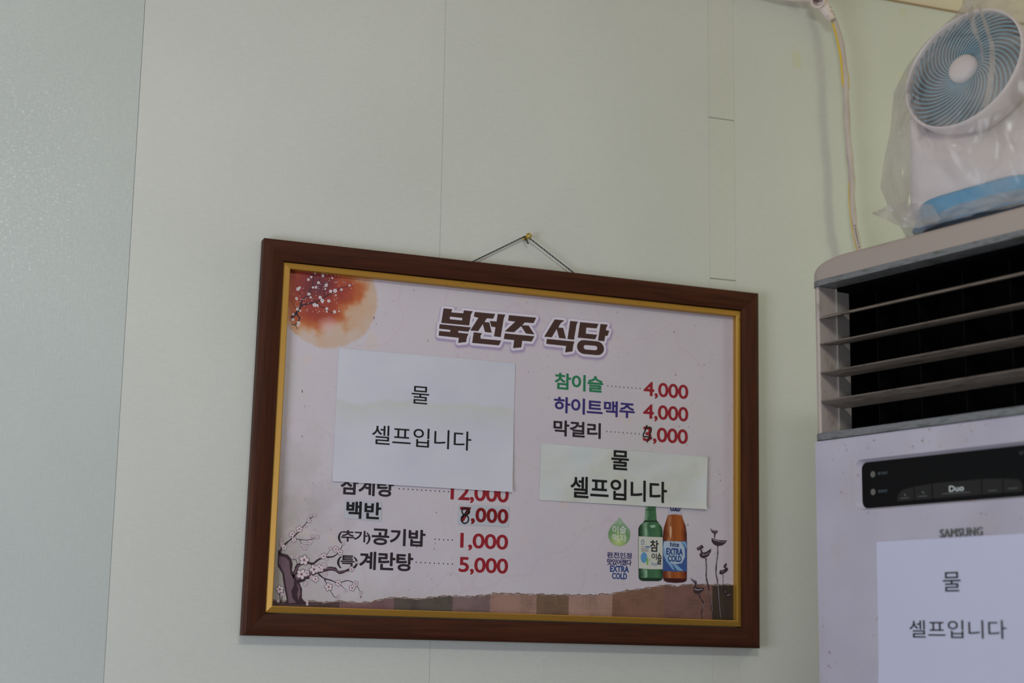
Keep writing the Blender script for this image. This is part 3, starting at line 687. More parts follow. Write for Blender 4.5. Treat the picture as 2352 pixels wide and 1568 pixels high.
def scribble(P, w_, parent, y, nm='handwritten_mark'):
    L_ = []
    for q in P: L_ += ribbon(sp2([bl(*p) for p in q], 4), w_, w_ * .8, .15)
    polys(nm, L_, K2, parent, y)
scribble([[(1486, 976), (1482, 988), (1477, 1001), (1487, 1003), (1498, 1007)], [(1484, 983), (1490, 981), (1496, 984), (1492, 1000), (1486, 1016)]], .0028, poster, YP - E_)

# ------------------------------------------------------------------ stickers and notices on the board (things of their own)
def sheet(name, corners, m, bulge=.0015, nx=24, nz=18, y0=PY, curl=None, thick=.00025, wav=None, seed=0, f=bl):
    """thin crumpled sheet lying on the poster: front grid, back grid, rim"""
    bm = bmesh.new(); P = [Vector(f(*c)) for c in corners]           # TL TR BR BL
    def pt(u, v_, off):
        a = P[0].lerp(P[1], u); b = P[3].lerp(P[2], u); p = a.lerp(b, v_)
        h = bulge * (.5 + .5 * noise.noise((u * 2.3 + seed, v_ * 2.6, seed)))
        if curl: h += curl(u, v_)
        return Vector((p.x, y0 - .00035 - max(0, h) - off, p.y))
    Fg = [[bm.verts.new(pt(i / nx, j / nz, thick)) for i in range(nx + 1)] for j in range(nz + 1)]
    Bg = [[bm.verts.new(pt(i / nx, j / nz, 0)) for i in range(nx + 1)] for j in range(nz + 1)]
    for j in range(nz):
        for i in range(nx):
            bm.faces.new((Fg[j][i], Fg[j][i + 1], Fg[j + 1][i + 1], Fg[j + 1][i])); bm.faces.new((Bg[j][i], Bg[j + 1][i], Bg[j + 1][i + 1], Bg[j][i + 1]))
    rim = [(0, i) for i in range(nx + 1)] + [(j, nx) for j in range(1, nz + 1)] + [(nz, i) for i in range(nx - 1, -1, -1)] + [(j, 0) for j in range(nz - 1, 0, -1)]
    for k in range(len(rim)):
        a, b = rim[k], rim[(k + 1) % len(rim)]
        bm.faces.new((Fg[a[0]][a[1]], Bg[a[0]][a[1]], Bg[b[0]][b[1]], Fg[b[0]][b[1]]))
        for G__ in (Fg, Bg): bm.edges.get((G__[a[0]][a[1]], G__[b[0]][b[1]])).smooth = False
    return bm, pt
m = mat('office_paper', (212, 212, 224), .6, 0, .25); T = NT(m); v = T.coord(); nn = T.noise(v, 9, 3)
sx_, _ = T.n('ShaderNodeSeparateXYZ'), 0; T.L(v, sx_.inputs[0])
yb = T.math('ADD', sx_.outputs[2], T.math('MULTIPLY', T.math('SUBTRACT', T.noise(T.coord((1, 1, .2)), 9, 2), .5), .06))
c = T.ramp(nn, [(.35, (202, 200, 216)), (.65, (208, 206, 218))])
band = T.ramp(yb, [(.0, (0, 0, 0, 1)), (.02, (0, 0, 0, 1)), (.066, (.75, .75, .75, 1)), (.0665, (.0, .0, .0, 1))])
c = T.mix(band, c, lin((200, 198, 194)))
T.base(c); T.bump(T.noise(T.coord((1, 1, 1.8)), 6, 2, .4), .8, .012); M['office'] = m
m = mat('yellowed_paper', (206, 206, 204), .55, 0, .3); T = NT(m); v = T.coord(); nn = T.noise(v, 14, 4)
T.base(T.ramp(nn, [(.3, (200, 198, 188)), (.5, (206, 206, 206)), (.7, (204, 207, 212))])); T.bump(T.noise(T.coord((1, 1, 1.8)), 9, 2, .45), .9, .010); M['yellowed'] = m
def note(name, corners, m, words, label, cat, ink, bold, **kw):
    bm, pt = sheet(name, corners, m, **kw)
    o = obj(name, bm, m, board, smooth=True)
    o.parent = None; o.location = board.location; o.rotation_euler = board.rotation_euler
    P = [Vector(bl(*c_)) for c_ in corners]
    tag(o, label, cat)
    for (s, L, R, T_, B, bd) in words:
        t = text('lettering', s, L, R, T_, B, ink, o, 0, bd, spacing=1.0)
        for v_ in t.data.vertices:                                   # the print follows the sheet
            u = (v_.co.x - P[3].x) / (P[2].x - P[3].x); w_ = (P[0].y - v_.co.z) / (P[0].y - P[3].y)
            u = min(1, max(0, u)); w_ = min(1, max(0, w_)); v_.co.y = pt(u, w_, kw.get('thick', .00025) + .00022).y
    return o
n1o = note('paper_notice', [(778, 799.5), (1183, 834), (1174.6, 1130), (763, 1105)], M['office'],
     [('물', (944.8, 908), (985, 908), (960, 886.7), (963, 927.6), .004), ('셀프입니다', (854, 1000), (1082, 1010), (889, 977.5), (1031.4, 1031.8), .004)],
     'larger plain white paper notice with black lettering on left half of menu board', 'notice', K2, .0, bulge=.0009, seed=3.1, thick=.00012,
     curl=lambda u, v_: .005 * max(0, (u - .86) / .14) ** 2 * max(0, v_ - .35) + .0018 * max(0, (v_ - .9) / .1) ** 2)
n2o = note('paper_notice', [(1243, 1017.5), (1622.5, 1049.4), (1619, 1169.6), (1238, 1148)], M['yellowed'],
     [('물', (1403.4, 1055), (1444, 1055), (1420, 1034), (1426, 1079.5), .02), ('셀프입니다', (1309.4, 1125), (1531.6, 1130), (1342, 1094.5), (1520, 1155), .02)],
     'narrow yellowed paper strip notice with bold black lettering above the printed bottles', 'notice', K2, .0, bulge=.0009, seed=8.4, thick=.00012,
     curl=lambda u, v_: .004 * max(0, (u - .93) / .07) ** 2 + .003 * max(0, (v_ - .85) / .15) ** 2 * u)
st1 = note('name_sticker', [(793, 1147), (877, 1152), (875.5, 1197), (791, 1190)], flat('sticker_paper', (190, 189, 200), .4),
     [('백반', (795, 1170), (875, 1175), (797, 1149.8), (870, 1193.5), .03)], 'small white sticker with two bold black characters on menu list', 'sticker', K2, .0, bulge=.0002, nx=6, nz=4)
st2 = note('price_sticker', [(1052, 1158.5), (1169, 1164), (1168, 1210), (1051, 1204)], M['sticker_paper'],
     [('7,000', (1056, 1180), (1167, 1185), (1058, 1163), (1086, 1203.5), .03)], 'small white price sticker with dark red digits and an overwritten first digit', 'sticker', flat('sticker_red_ink', (128, 14, 22)), .0, bulge=.0002, nx=6, nz=4)
scribble([[(1069 + 8.5 * math.cos(t), 1174 + 8 * math.sin(t)) for t in [k * .52 for k in range(14)]], [(1067 + 8.5 * math.cos(t), 1192 + 9.5 * math.sin(t)) for t in [k * .52 + 4 for k in range(14)]], [(1075, 1168), (1066, 1182), (1060, 1190)]], .0024, st2, PY - .00135)

# cord and brass screw hook
nail = wall_pt(1210, 543, -.012)
hook = empty('screw_hook', (nail.x, 0, nail.z)); tag(hook, 'small brass screw hook in the wall holding the board cord', 'hook')
brass = mat('brass', (196, 160, 60), .35, .8)
bm = bmesh.new(); tube(bm, [(0, .004, 0), (0, -.014, .0)], .0016, 8); obj('shank', bm, brass, hook, True)
bm = bmesh.new(); tube(bm, [(.0022 + .0034 * math.cos(t), -.017 + .0012 * math.sin(t), .0006 + .0036 * math.sin(t)) for t in [2 * PI * k / 14 for k in range(14)]], .0015, 8, closed=True); obj('eye', bm, brass, hook, True)
bm = bmesh.new(); tube(bm, [(0, -.004, -.001), (0, -.0055, -.001)], .0042, 12); obj('collar', bm, brass, hook, True)
cordA = mat('black_cord', (30, 28, 34), .8); cordB = mat('grey_cord_strand', (120, 112, 120), .8)
def world_to_board(p): 
    z = p.z - BZ; return Vector((ct * p.x + st * z, p.y, -st * p.x + ct * z))
N_ = world_to_board(Vector((nail.x, -.011, nail.z)))
def cord(a, b, tw=170, n=90):
    bmA, bmB = bmesh.new(), bmesh.new(); a, b = Vector(a), Vector(b); t = (b - a).normalized(); e1 = t.orthogonal().normalized(); e2_ = t.cross(e1); L_ = (b - a).length
    for bmx, ph in ((bmA, 0), (bmA, 2.1), (bmB, 4.2)):
        tube(bmx, [a.lerp(b, k / n) + (e1 * math.cos(ph + L_ * k / n * tw * 6.28 / 1.0) + e2_ * math.sin(ph + L_ * k / n * tw * 6.28)) * .00062 for k in range(n + 1)], .00072, 5)
    return bmA, bmB
for a, b in (((-.1090, -.010, HH - .010), (N_.x - .0012, -.0105, N_.z + .0012)), ((N_.x + .0012, -.0105, N_.z + .0006), (.1105, -.010, HH - .010))):
    A_, B_ = cord(a, b); o = obj('hanging_cord', A_, cordA, board, True); obj('cord_strand', B_, cordB, o, True)
bm = bmesh.new(); tube(bm, spline([(N_.x - .004, -.012, N_.z - .002), (N_.x - .001, -.014, N_.z - .007), (N_.x + .003, -.013, N_.z - .013)], 4), [.0011] * 8 + [.0003], 6); obj('cord_tail', bm, cordA, board, True)

# ------------------------------------------------------------------ white cable and conduit on the wall
white = mat('white_cable_tape', (222, 206, 200), .45); m = white; T = NT(m); T.base(T.ramp(T.noise(T.coord((60, 60, 14)), 1, 4), [(.3, (172, 156, 150)), (.6, (196, 181, 175))]))
yel = mat('yellow_cable', (222, 184, 40), .5)
CYW = -.030
def wp(px, py, y=CYW): return wall_pt(px, py, y)
cab = empty('power_cable', (wp(1970, 555).x, CYW, wp(1970, 555).z - .25)); tag(cab, 'white taped cable hanging from the conduit down behind the air conditioner', 'cable')
L0 = cab.location
pts = [(1893, 8), (1905, 28), (1921, 62), (1935, 120), (1942, 190), (1945, 270), (1951, 350), (1956, 400), (1957, 460), (1963, 520), (1971, 560), (1984, 610)]
P3 = spline([wp(*p) - L0 for p in pts], 6)
lowp = P3[-1]; P3 += [lowp + Vector((.004, .005, -.05)), lowp + Vector((.006, .012, -.15))]
bm = bmesh.new(); tube(bm, P3, [.0059 + .0006 * math.sin(i * .9) for i in range(len(P3))], 12); obj('sheath', bm, white, cab, True)
yp = [P3[i] + Vector((-.0058, -.0006, 0)) for i in range(10, 26)]
bm = bmesh.new(); tube(bm, yp, [.0004] + [.0022] * 14 + [.0004], 8); obj('yellow_wire', bm, yel, cab, True, label='yellow wire showing at left of the cable')
bm = bmesh.new(); fp = [wp(1937, 192), wp(1940, 157), wp(1944, 175), wp(1945, 204)]; fp = [p - L0 + Vector((.0042, -.0030, 0)) for p in fp]
a_ = [bm.verts.new(p) for p in fp]; b_ = [bm.verts.new(p + Vector((0, .0015, 0))) for p in fp]; bm.faces.new(a_); bm.faces.new(b_)
for i in range(4): bm.faces.new((a_[i], a_[(i + 1) % 4], b_[(i + 1) % 4], b_[i]))
obj('yellow_tape_flap', bm, yel, cab, label='yellow tape flap on the cable')
yp = [P3[i] + Vector((-.0064, -.0004, 0)) for i in range(44, 66)]
bm = bmesh.new(); tube(bm, yp, .0009, 8); obj('yellow_wire', bm, yel, cab, True)
# ink marks printed along the lower cable
bm = bmesh.new()
for i in range(54, 66):
    q = P3[i] + Vector((-.0036, -.0064, 0)); d = (P3[i + 1] - P3[i]).normalized() if i + 1 < len(P3) else Vector((0, 0, -1))
    box(bm, q.x - .0006, q.x + .0006, q.y - .0003, q.y + .0006, q.z - .0022, q.z + .0012)
obj('cable_marking', bm, flat('cable_mark_ink', (70, 66, 66)), cab)['kind'] = 'stuff'
con = empty('wall_conduit', (wp(1880, 0).x, 0, wp(1880, 0).z)); tag(con, 'white conduit with open elbow end at the top of the wall', 'conduit')
K0 = con.location
pc = mat('white_conduit_plastic', (226, 208, 204), .4)
bm = bmesh.new(); e0 = wp(1893, 4, -.04) - K0
tube(bm, spline([wp(1560, -62, -.022) - K0, wp(1700, -34, -.022) - K0, wp(1800, -10, -.024) - K0, wp(1868, -4, -.030) - K0, e0], 6), .0085, 14); obj('conduit_pipe', bm, pc, con, True)
# open bell: outer and inner wall
def bell(bm, axis_pts, ro, ri):
    r1 = tube(bm, axis_pts, ro, 20, cap=False); r2 = tube(bm, axis_pts, ri, 20, cap=False)
    for A_, B_ in ((r1[-1], r2[-1]),):
        for k in range(20): bm.faces.new((A_[k], A_[(k + 1) % 20], B_[(k + 1) % 20], B_[k]))
    bm.faces.new(r2[0]); bm.faces.new(r1[0])
a0 = wp(1882, -22, -.030) - K0; a1 = wp(1878, 4, -.060) - K0
bm = bmesh.new(); d_ = (a1 - a0)
bell(bm, [a0 + d_ * t for t in (0, .3, .6, .9, 1)], [.010, .0125, .0132, .0132, .0125], [.006, .0085, .0092, .0095, .0098]); obj('open_elbow', bm, pc, con, True)
bm = bmesh.new(); tube(bm, [wp(1886, 4, -.045) - K0, wp(1893, 16, -.045) - K0, wp(1902, 30, -.045) - K0, wp(1911, 45, -.045) - K0], [.0115, .0108, .0098, .0086], 18); obj('cable_sleeve', bm, pc, con, True)
bm = bmesh.new()
for px, py in ((1908, 16), (1914, 27), (1916, 33), (1900, 37), (1909, 25)):
    q = wp(px, py, -.056) - K0; bmesh.ops.create_icosphere(bm, subdivisions=1, radius=.0013, matrix=Matrix.Translation(q) @ Matrix.Diagonal((1, .5, .8, 1)))
obj('dirt_specks', bm, flat('brown_dirt', (110, 84, 70)), con)['kind'] = 'stuff'

# ------------------------------------------------------------------ air conditioner
KA = .79
A0 = Vector((.71671844, -.14072576, 0)); A0.z = CAM.z
AO = CAM + (A0 - CAM) * KA; AO.z = 0
Dv = Vector((.21594441, -.97640566, 0)); Nv = Vector((.97640566, .21594441, 0))
SC = .032                                           # centre of the front along D
ang = math.atan2(Dv.y, Dv.x)
ACO = AO + Dv * SC
ac = empty('air_conditioner', ACO, (0, 0, ang)); tag(ac, 'tall off-white floor-standing air conditioner with dark louvred outlet and black control panel', 'air conditioner')
def acp(px, py, t=0.0):                              # photograph point -> local (x, z) on the plane t behind the front
    v = ray(px, py); k = ((ACO - CAM).dot(Nv) + t) / v.dot(Nv); p = CAM + v * k
    return ((p - ACO).dot(Dv), p.z)
HWA = .274; DEP = .30; RC = .022
def plan(hw, dep, rc, n=6, y0=0.0):                 # plan outline with rounded front corners
    P = []
    for k in range(n + 1):
        a = PI + (PI / 2) * k / n; P.append((-hw + rc + rc * math.cos(a), y0 + rc + rc * math.sin(a)))
    for k in range(n + 1):
        a = -PI / 2 + (PI / 2) * k / n; P.append((hw - rc + rc * math.cos(a), y0 + rc + rc * math.sin(a)))
    return P + [(hw, dep - .01), (hw - .01, dep), (-hw + .01, dep), (-hw, dep - .01)]
zt = acp(1921, 1006)[1]; zs = acp(1921, 990)[1]; zl = acp(1916, 648)[1]; zm = acp(2352, 527)[1]; ztop = acp(2060, 541, .01)[1]
ztop = acp(2352, 471)[1]
m = mat('aged_white_plastic', (176, 169, 186), .42, 0, .5); T = NT(m); v = T.coord()
c = T.ramp(T.noise(v, 5, 4), [(.3, (165, 158, 175)), (.6, (178, 172, 188))])
sp = T.noise(v, 95, 3, .6); msk = T.noise(T.coord((1, 1, .5), loc=(4, 2, 7)), 9, 3)
rust = T.math('MULTIPLY', T.ramp(sp, [(.63, (0, 0, 0, 1)), (.67, (1, 1, 1, 1))]), T.ramp(msk, [(.46, (0, 0, 0, 1)), (.58, (.8, .8, .8, 1))]))
c = T.mix(rust, c, lin((140, 108, 98)))
c = T.mix(T.ramp(T.noise(T.coord(loc=(7, 7, 1)), 13, 5), [(.56, (0, 0, 0, 1)), (.7, (.35, .35, .35, 1))]), c, lin((176, 160, 156)))
T.base(c); T.b.inputs['Coat Weight'].default_value = .15; M['acbody'] = m
M['accap'] = mat('warm_white_plastic', (156, 142, 136), .45)
m = mat('grimy_silver_trim', (150, 152, 156), .5, .2); T = NT(m)
T.base(T.ramp(T.noise(T.coord((30, 30, 160)), 1, 5, .7), [(.35, (84, 88, 82)), (.52, (118, 118, 124)), (.7, (98, 104, 98))])); M['trim'] = m
M['jamb'] = mat('dusty_jamb', (196, 180, 174), .55); 
T = NT(M['jamb']); T.base(T.ramp(T.noise(T.coord((40, 40, 24)), 1, 5, .65), [(.28, (146, 131, 124)), (.42, (170, 156, 150)), (.7, (178, 164, 158))]))
M['vane'] = mat('dusty_vane', (150, 136, 128), .5)
T = NT(M['vane']); T.base(T.ramp(T.noise(T.coord((26, 90, 90)), 1, 5, .7), [(.34, (84, 74, 68)), (.46, (120, 109, 102)), (.7, (130, 118, 111))]))
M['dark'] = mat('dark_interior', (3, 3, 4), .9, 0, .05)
M['gloss'] = mat('black_gloss_panel', (7, 7, 9), .3, 0, .12)

def extr(name, P, z0, z1, m, bev=0, smooth=False):
    bm = bmesh.new(); prism(bm, P, 'z', z0, z1)
    if bev:
        es = [e for e in bm.edges if abs(e.verts[0].co.z - e.verts[1].co.z) < 1e-7 and abs(e.verts[0].co.z - z1) < 1e-6]
        bmesh.ops.bevel(bm, geom=es, offset=bev, segments=4, affect='EDGES')
    o = obj(name, bm, m, ac)
    for p in o.data.polygons: p.use_smooth = abs(p.normal.z) < .98 and p.area < .02 * (z1 - z0) + .002
    return o
# lower body with a recess for the control panel
pxl, pzt = acp(1972, 1062)[0], (acp(1990, 1060)[1] + acp(2352, 1020)[1]) / 2
pzb = (acp(1987, 1166)[1] + acp(2352, 1137.5)[1]) / 2
pxr = -pxl + .01
def rrect(x0, x1, z0, z1, r, n=5):
    P = []
    for cx, cz, a0 in ((x0 + r, z0 + r, PI), (x1 - r, z0 + r, 1.5 * PI), (x1 - r, z1 - r, 0), (x0 + r, z1 - r, .5 * PI)):
        for k in range(n + 1): a = a0 + PI / 2 * k / n; P.append((cx + r * math.cos(a), cz + r * math.sin(a)))
    return P
extr('lower_cabinet', plan(HWA, DEP, RC, y0=.0135), 0.012, zt - .0003, M['acbody'])
# front skin with the recess opening
bm = bmesh.new()
O = rrect(-HWA + .006, HWA - .006, .03, zt - .001, .004, 5); I = rrect(pxl - .008, pxr + .006, pzb - .003, pzt + .004, .013, 5); J = rrect(pxl, pxr, pzb, pzt, .010, 5)
def loop(P, y): return [bm.verts.new((a, y, b)) for a, b in P]
n_ = len(O)
l0 = loop(rrect(-HWA + .0005, HWA - .0005, .024, zt - .0006, .006, 5), .0155); l1 = loop(O, .0006); l1b = loop(rrect(-HWA + .02, HWA - .02, .05, zt - .004, .002, 5), 0.0)
l2 = loop(I, 0.0); l3 = loop(J, .0065); l4 = loop(J, .0125)
for a, b in ((l0, l1), (l1, l1b), (l1b, l2), (l2, l3), (l3, l4)):
    for k in range(n_): bm.faces.new((a[k], a[(k + 1) % n_], b[(k + 1) % n_], b[k]))
fo = obj('front_panel', bm, M['acbody'], ac)
for p in fo.data.polygons: p.use_smooth = False
bm = bmesh.new(); prism(bm, rrect(pxl + .0004, pxr - .0004, pzb + .0004, pzt - .0004, .0095, 5), 'y', .0055, .0130)
cp = obj('control_panel', bm, M['gloss'], ac, label='black glossy control panel')
# lamps, buttons, lettering
def al(px, py): return acp(px, py, .0055)
gl = mat('grey_indicator', (92, 90, 84), .4)
for px, py in ((2005.5, 1089), (2006, 1129.5)):
    x, z = al(px, py); bm = bmesh.new(); prism(bm, ell(x, z, .0045, .0045, 20), 'y', .0048, .0060); obj('indicator_lamp', bm, gl, cp)
btn = mat('dark_button', (34, 32, 31), .5, 0, .2)
bt = [(2062, 1127, 1153.5), (2100, 1117.5, 1151), (2141, 1110, 1148), (2255, 1100, 1143), (2304, 1098.5, 1139), (2350, 1101, 1136), (2366, 1106, 1135)]
xa = [al(p[0], p[1])[0] for p in bt]; ztb = [al(p[0], p[1])[1] for p in bt]
zb0 = pzb + .006
# right half mirrors the left
segs = [(2061, 2098.5), (2101, 2140), (2143, 2254), (2257, 2303), (2306, 2349)]
def arc_z(x):
    xs_ = xa; 
    for i in range(len(xs_) - 1):
        if x <= xs_[i + 1]: t = (x - xs_[i]) / (xs_[i + 1] - xs_[i]); return ztb[i] + (ztb[i + 1] - ztb[i]) * t
    return ztb[-1]
for i, (a, b) in enumerate(segs):
    x0, x1 = al(a, 1130)[0], al(b, 1110)[0]; P = [(x0, zb0), (x1, zb0)]
    for k in range(9):
        x = x1 + (x0 - x1) * k / 8; z = arc_z(x)
        if i == 0: z -= .008 * max(0, (k / 8 - .55) / .45) ** 2
        if i == 4: z -= .006 * max(0, (.25 - k / 8) / .25) ** 2
        P.append((x, z))
    bm = bmesh.new(); prism(bm, P, 'y', .0050, .0062); obj('button', bm, btn, cp)
lit = flat('pale_lettering', (190, 196, 196)); dim = flat('dim_lettering', (96, 108, 116)); dim2 = flat('faint_lettering', (76, 78, 80))
def ax(px, py): return acp(px, py, .0048)
def actext(s, L, R, T_, B, m, y=.0046, bold=0, parent=None, extr=0, **kw): return text('lettering', s, L, R, T_, B, m, parent or cp, y, bold, f=ax, extr=extr, **kw)
actext('Duo', (2180, 1122), (2214, 1120), (2183, 1115.5), (2184, 1129), lit, bold=.02)
for yy in (1085, 1126): actext('환기운전' if yy == 1085 else '청정운전', (2017, yy + 2), (2038, yy), (2028, yy - 2), (2028, yy + 4.5), dim)
for (xa_, xb_, yy) in ((2069, 2088, 1144), (2109, 2130, 1140), (2164, 2229, 1134), (2270, 2290, 1127), (2316, 2338, 1122)):
    polys('printed_line', ribbon([ax(xa_, yy), ax(xb_, yy - (xb_ - xa_) * .075)], .0014, .0014), dim2, cp, .0046)
for (a, b) in (((2077, 1134), (2081, 1138)), ((2118, 1128), (2123, 1133))): polys('printed_mark', ribbon([ax(*a), ax(*b)], .0014, .0014), dim, cp, .0046)
actext('실내', (2341, 1041), (2357, 1040), (2348, 1035), (2348, 1043), dim2)
# raised maker's lettering
bmk = mat('raised_logo_metal', (124, 128, 122), .35, .5); dk = mat('logo_side', (50, 42, 48), .6)
def ax0(px, py): return acp(px, py, -.002)
def logo(y, e, m, nm): return text(nm, 'SAMSUNG', (2158, 1222), (2255, 1222), (2200, 1212.5), (2206, 1231.5), m, ac, y, .0, f=ax0, extr=e, spacing=1.08)
logo(-.0022, .0, bmk, 'raised_lettering')
o = logo(-.0010, .0011, dk, 'raised_lettering')
# trims, outlet housing
extr('silver_trim', plan(HWA + .0015, DEP, RC + .001, y0=-.0015), zt, zs, M['trim'])
extr('silver_trim', plan(HWA + .0015, DEP, RC + .001, y0=-.0015), zl, zm, M['trim'])
ob = mat('warm_shell', (168,154,150), .5)
for s in (-1, 1):
    P = [(s * HWA, DEP - .01), (s * HWA, RC), (s * (HWA - .002), .013), (s * (HWA - .0065), .006), (s * (HWA - .0125), .0030), (s * (HWA - .0165), .0045), (s * (HWA - .0200), .034), (s * (HWA - .0200), DEP - .01)]
    bm = bmesh.new(); prism(bm, P, 'z', zs + .0002, zl - .0002); obj('outlet_jamb', bm, M['jamb'], ac)
    P = [(s * (HWA - .0198), .0345), (s * (HWA - .0198), .0565), (s * (HWA - .026), .0565), (s * (HWA - .0235), .0345)]
    bm = bmesh.new(); prism(bm, P, 'z', zs + .0003, zl - .0003); obj('inner_jamb', bm, mat('inner_jamb_plastic', (150, 140, 134), .6), ac)
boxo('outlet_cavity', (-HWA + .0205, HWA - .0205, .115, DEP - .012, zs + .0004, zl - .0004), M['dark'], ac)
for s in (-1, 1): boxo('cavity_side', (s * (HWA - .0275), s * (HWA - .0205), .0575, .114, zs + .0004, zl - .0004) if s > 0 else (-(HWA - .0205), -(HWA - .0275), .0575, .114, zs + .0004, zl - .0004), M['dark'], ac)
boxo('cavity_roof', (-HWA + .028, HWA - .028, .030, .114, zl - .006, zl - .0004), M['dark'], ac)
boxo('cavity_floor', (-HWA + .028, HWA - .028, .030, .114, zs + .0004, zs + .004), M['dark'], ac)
vb = mat('dark_blade', (11, 11, 14), .7, 0, .1)
for k in range(6):
    x = -.205 + k * .082
    boxo('guide_blade', (x - .0008, x + .0008, .070, .112, zs + .005, zl - .007), vb, ac)
zv = [(acp(1893, 723)[1] + acp(2352, 634)[1]) / 2, acp(1895, 787)[1], acp(1896, 853)[1], acp(1898, 918)[1]]
for i, tilt in enumerate((.30, .10, -.06, -.20)):
    bm = bmesh.new(); prof_ = [(0, 0), (.0012, .0012), (.016, .0026), (.040, .0012), (.043, 0), (.040, -.0012), (.016, -.0022), (.0012, -.0008)]
    ca, sa = math.cos(math.atan(tilt)), math.sin(math.atan(tilt))
    P = [(.0015 + a * ca - b * sa, zv[i] + a * sa + b * ca) for a, b in prof_]
    A_, B_ = prism(bm, P, 'x', -HWA + .0185, HWA - .0185)
    obj('louvre_vane', bm, M['vane'], ac)
# cap
PC = plan(HWA + .002, DEP, RC + .004, n=8, y0=-.002); PD = []
for k in range(len(PC)):                             # resample the outline
    a, b = Vector(PC[k]), Vector(PC[(k + 1) % len(PC)]); q_ = max(1, int((b - a).length / .008))
    PD += [a.lerp(b, t / q_) for t in range(q_)]
def drop_(x): t = max(0, (abs(x) - (HWA - .075)) / .077); return .019 * t ** 2.4
bm = bmesh.new(); rings = [[bm.verts.new((p.x, p.y, zm)) for p in PD]]; nP = len(PD)
for k in range(7):
    a = PI / 2 * k / 6; ring = []
    for i_, p in enumerate(PD):
        t = (PD[(i_ + 1) % nP] - PD[i_ - 1]).normalized(); inn = Vector((-t.y, t.x)); ins = .008 * (1 - math.cos(a))
        ring.append(bm.verts.new((p.x + inn.x * ins, p.y + inn.y * ins, ztop - drop_(p.x) - .008 + .008 * math.sin(a))))
    rings.append(ring)
for a, b in zip(rings, rings[1:]):
    for k in range(nP): bm.faces.new((a[k], a[(k + 1) % nP], b[(k + 1) % nP], b[k]))
bm.faces.new(rings[0]); cv = bm.verts.new((0, DEP / 2, ztop))
for k in range(nP): bm.faces.new((rings[-1][k], rings[-1][(k + 1) % nP], cv))
capo = obj('top_cap', bm, M['accap'], ac, True)
for e_ in capo.data.edges:
    if all(abs(capo.data.vertices[v_].co.z - zm) < 1e-6 for v_ in e_.vertices): e_.use_edge_sharp = True
# notice on the front of the air conditioner
xL, zT = acp(2014, 1244, -.001); note_w = .297; xR = xL + .300; zTr = acp(2352, 1221.5, -.001)[1]
bm = bmesh.new(); nx, nz = 20, 16; PHt = .212
def nf(u, v_): 
    h = .0012 + .0015 * max(0, noise.noise((u * 2.5, v_ * 2.2, 4.4))) + .003 * max(0, (v_ - .8) / .2) ** 2 * (1 - u)
    return Vector((xL + (xR - xL) * u - .0000 * v_ - .003 * v_ * (1 - u), -h, zT + (zTr - zT) * u * .3 - PHt * v_))
g1 = [[bm.verts.new(nf(i / nx, j / nz) + Vector((0, -.00015, 0))) for i in range(nx + 1)] for j in range(nz + 1)]
g2_ = [[bm.verts.new(nf(i / nx, j / nz)) for i in range(nx + 1)] for j in range(nz + 1)]
for j in range(nz):
    for i in range(nx):
        bm.faces.new((g1[j][i], g1[j][i + 1], g1[j + 1][i + 1], g1[j + 1][i])); bm.faces.new((g2_[j][i], g2_[j + 1][i], g2_[j + 1][i + 1], g2_[j][i + 1]))
rim = [(0, i) for i in range(nx + 1)] + [(j, nx) for j in range(1, nz + 1)] + [(nz, i) for i in range(nx - 1, -1, -1)] + [(j, 0) for j in range(nz - 1, 0, -1)]
for k in range(len(rim)):
    a, b = rim[k], rim[(k + 1) % len(rim)]; bm.faces.new((g1[a[0]][a[1]], g2_[a[0]][a[1]], g2_[b[0]][b[1]], g1[b[0]][b[1]]))
    for G__ in (g1, g2_): bm.edges.get((G__[a[0]][a[1]], G__[b[0]][b[1]])).smooth = False
an = obj('paper_notice', bm, mat('clean_office_paper', (190, 190, 213), .6, 0, .25), None, True); an.location = ACO; an.rotation_euler = (0, 0, ang)
tag(an, 'white paper notice with black lettering taped on the air conditioner front', 'notice')
def ax1(px, py): return acp(px, py, -.002)
for s, L, R, T_, B in (('물', (2165, 1335), (2206, 1335), (2186, 1313), (2186, 1358)), ('셀프입니다', (2089, 1445), (2311, 1440), (2120, 1423.5), (2305, 1467))):
    t = text('lettering', s, L, R, T_, B, K2, an, 0, .004, f=ax1)
    for v_ in t.data.vertices:
        u = (v_.co.x - xL) / (xR - xL); w_ = (zT - v_.co.z) / PHt; v_.co.y = nf(min(1, max(0, u)), min(1, max(0, w_))).y - .0005

# ------------------------------------------------------------------ desk fan in a clear plastic bag
def fr(px, py, t):                                   # world point on plane t behind the front
    v = ray(px, py); k = ((ACO - CAM).dot(Nv) + t) / v.dot(Nv); return CAM + v * k
FC = fr(2212, 158, .115)
rv = (FC - CAM).normalized(); er = rv.cross(Vector((0, 0, 1))).normalized(); eu = er.cross(rv).normalized()
fn = (-rv * .665 - er * .53 + eu * .527).normalized()    # the way the grille faces
ftop = ACO + Vector((0, 0, ztop))
gx = fn.cross(Vector((0, 0, 1))).normalized() * -1; gy = fn.cross(gx) * -1
if gy.z < 0: gy = -gy; gx = -gx
FR = 149 / FPX * (FC - CAM).dot(F_)                 # grille radius
fan = empty('desk_fan', Vector((FC.x, FC.y, ztop)) + Nv * .03 + Dv * .03); tag(fan, 'white desk fan with blue spiral grille, wrapped in a clear bag', 'fan')
FO = fan.location
wf = mat('white_fan_plastic', (226, 214, 218), .4); bf = mat('blue_fan_plastic', (70, 150, 196), .4); df = mat('dark_blue_backing', (30, 52, 66), .6); db_ = mat('deep_blue_blade', (34, 68, 90), .5); rb_ = mat('teal_rib', (84, 150, 180), .45)
def fl_(x, y, z): return FC - FO + gx * x + gy * y + fn * z
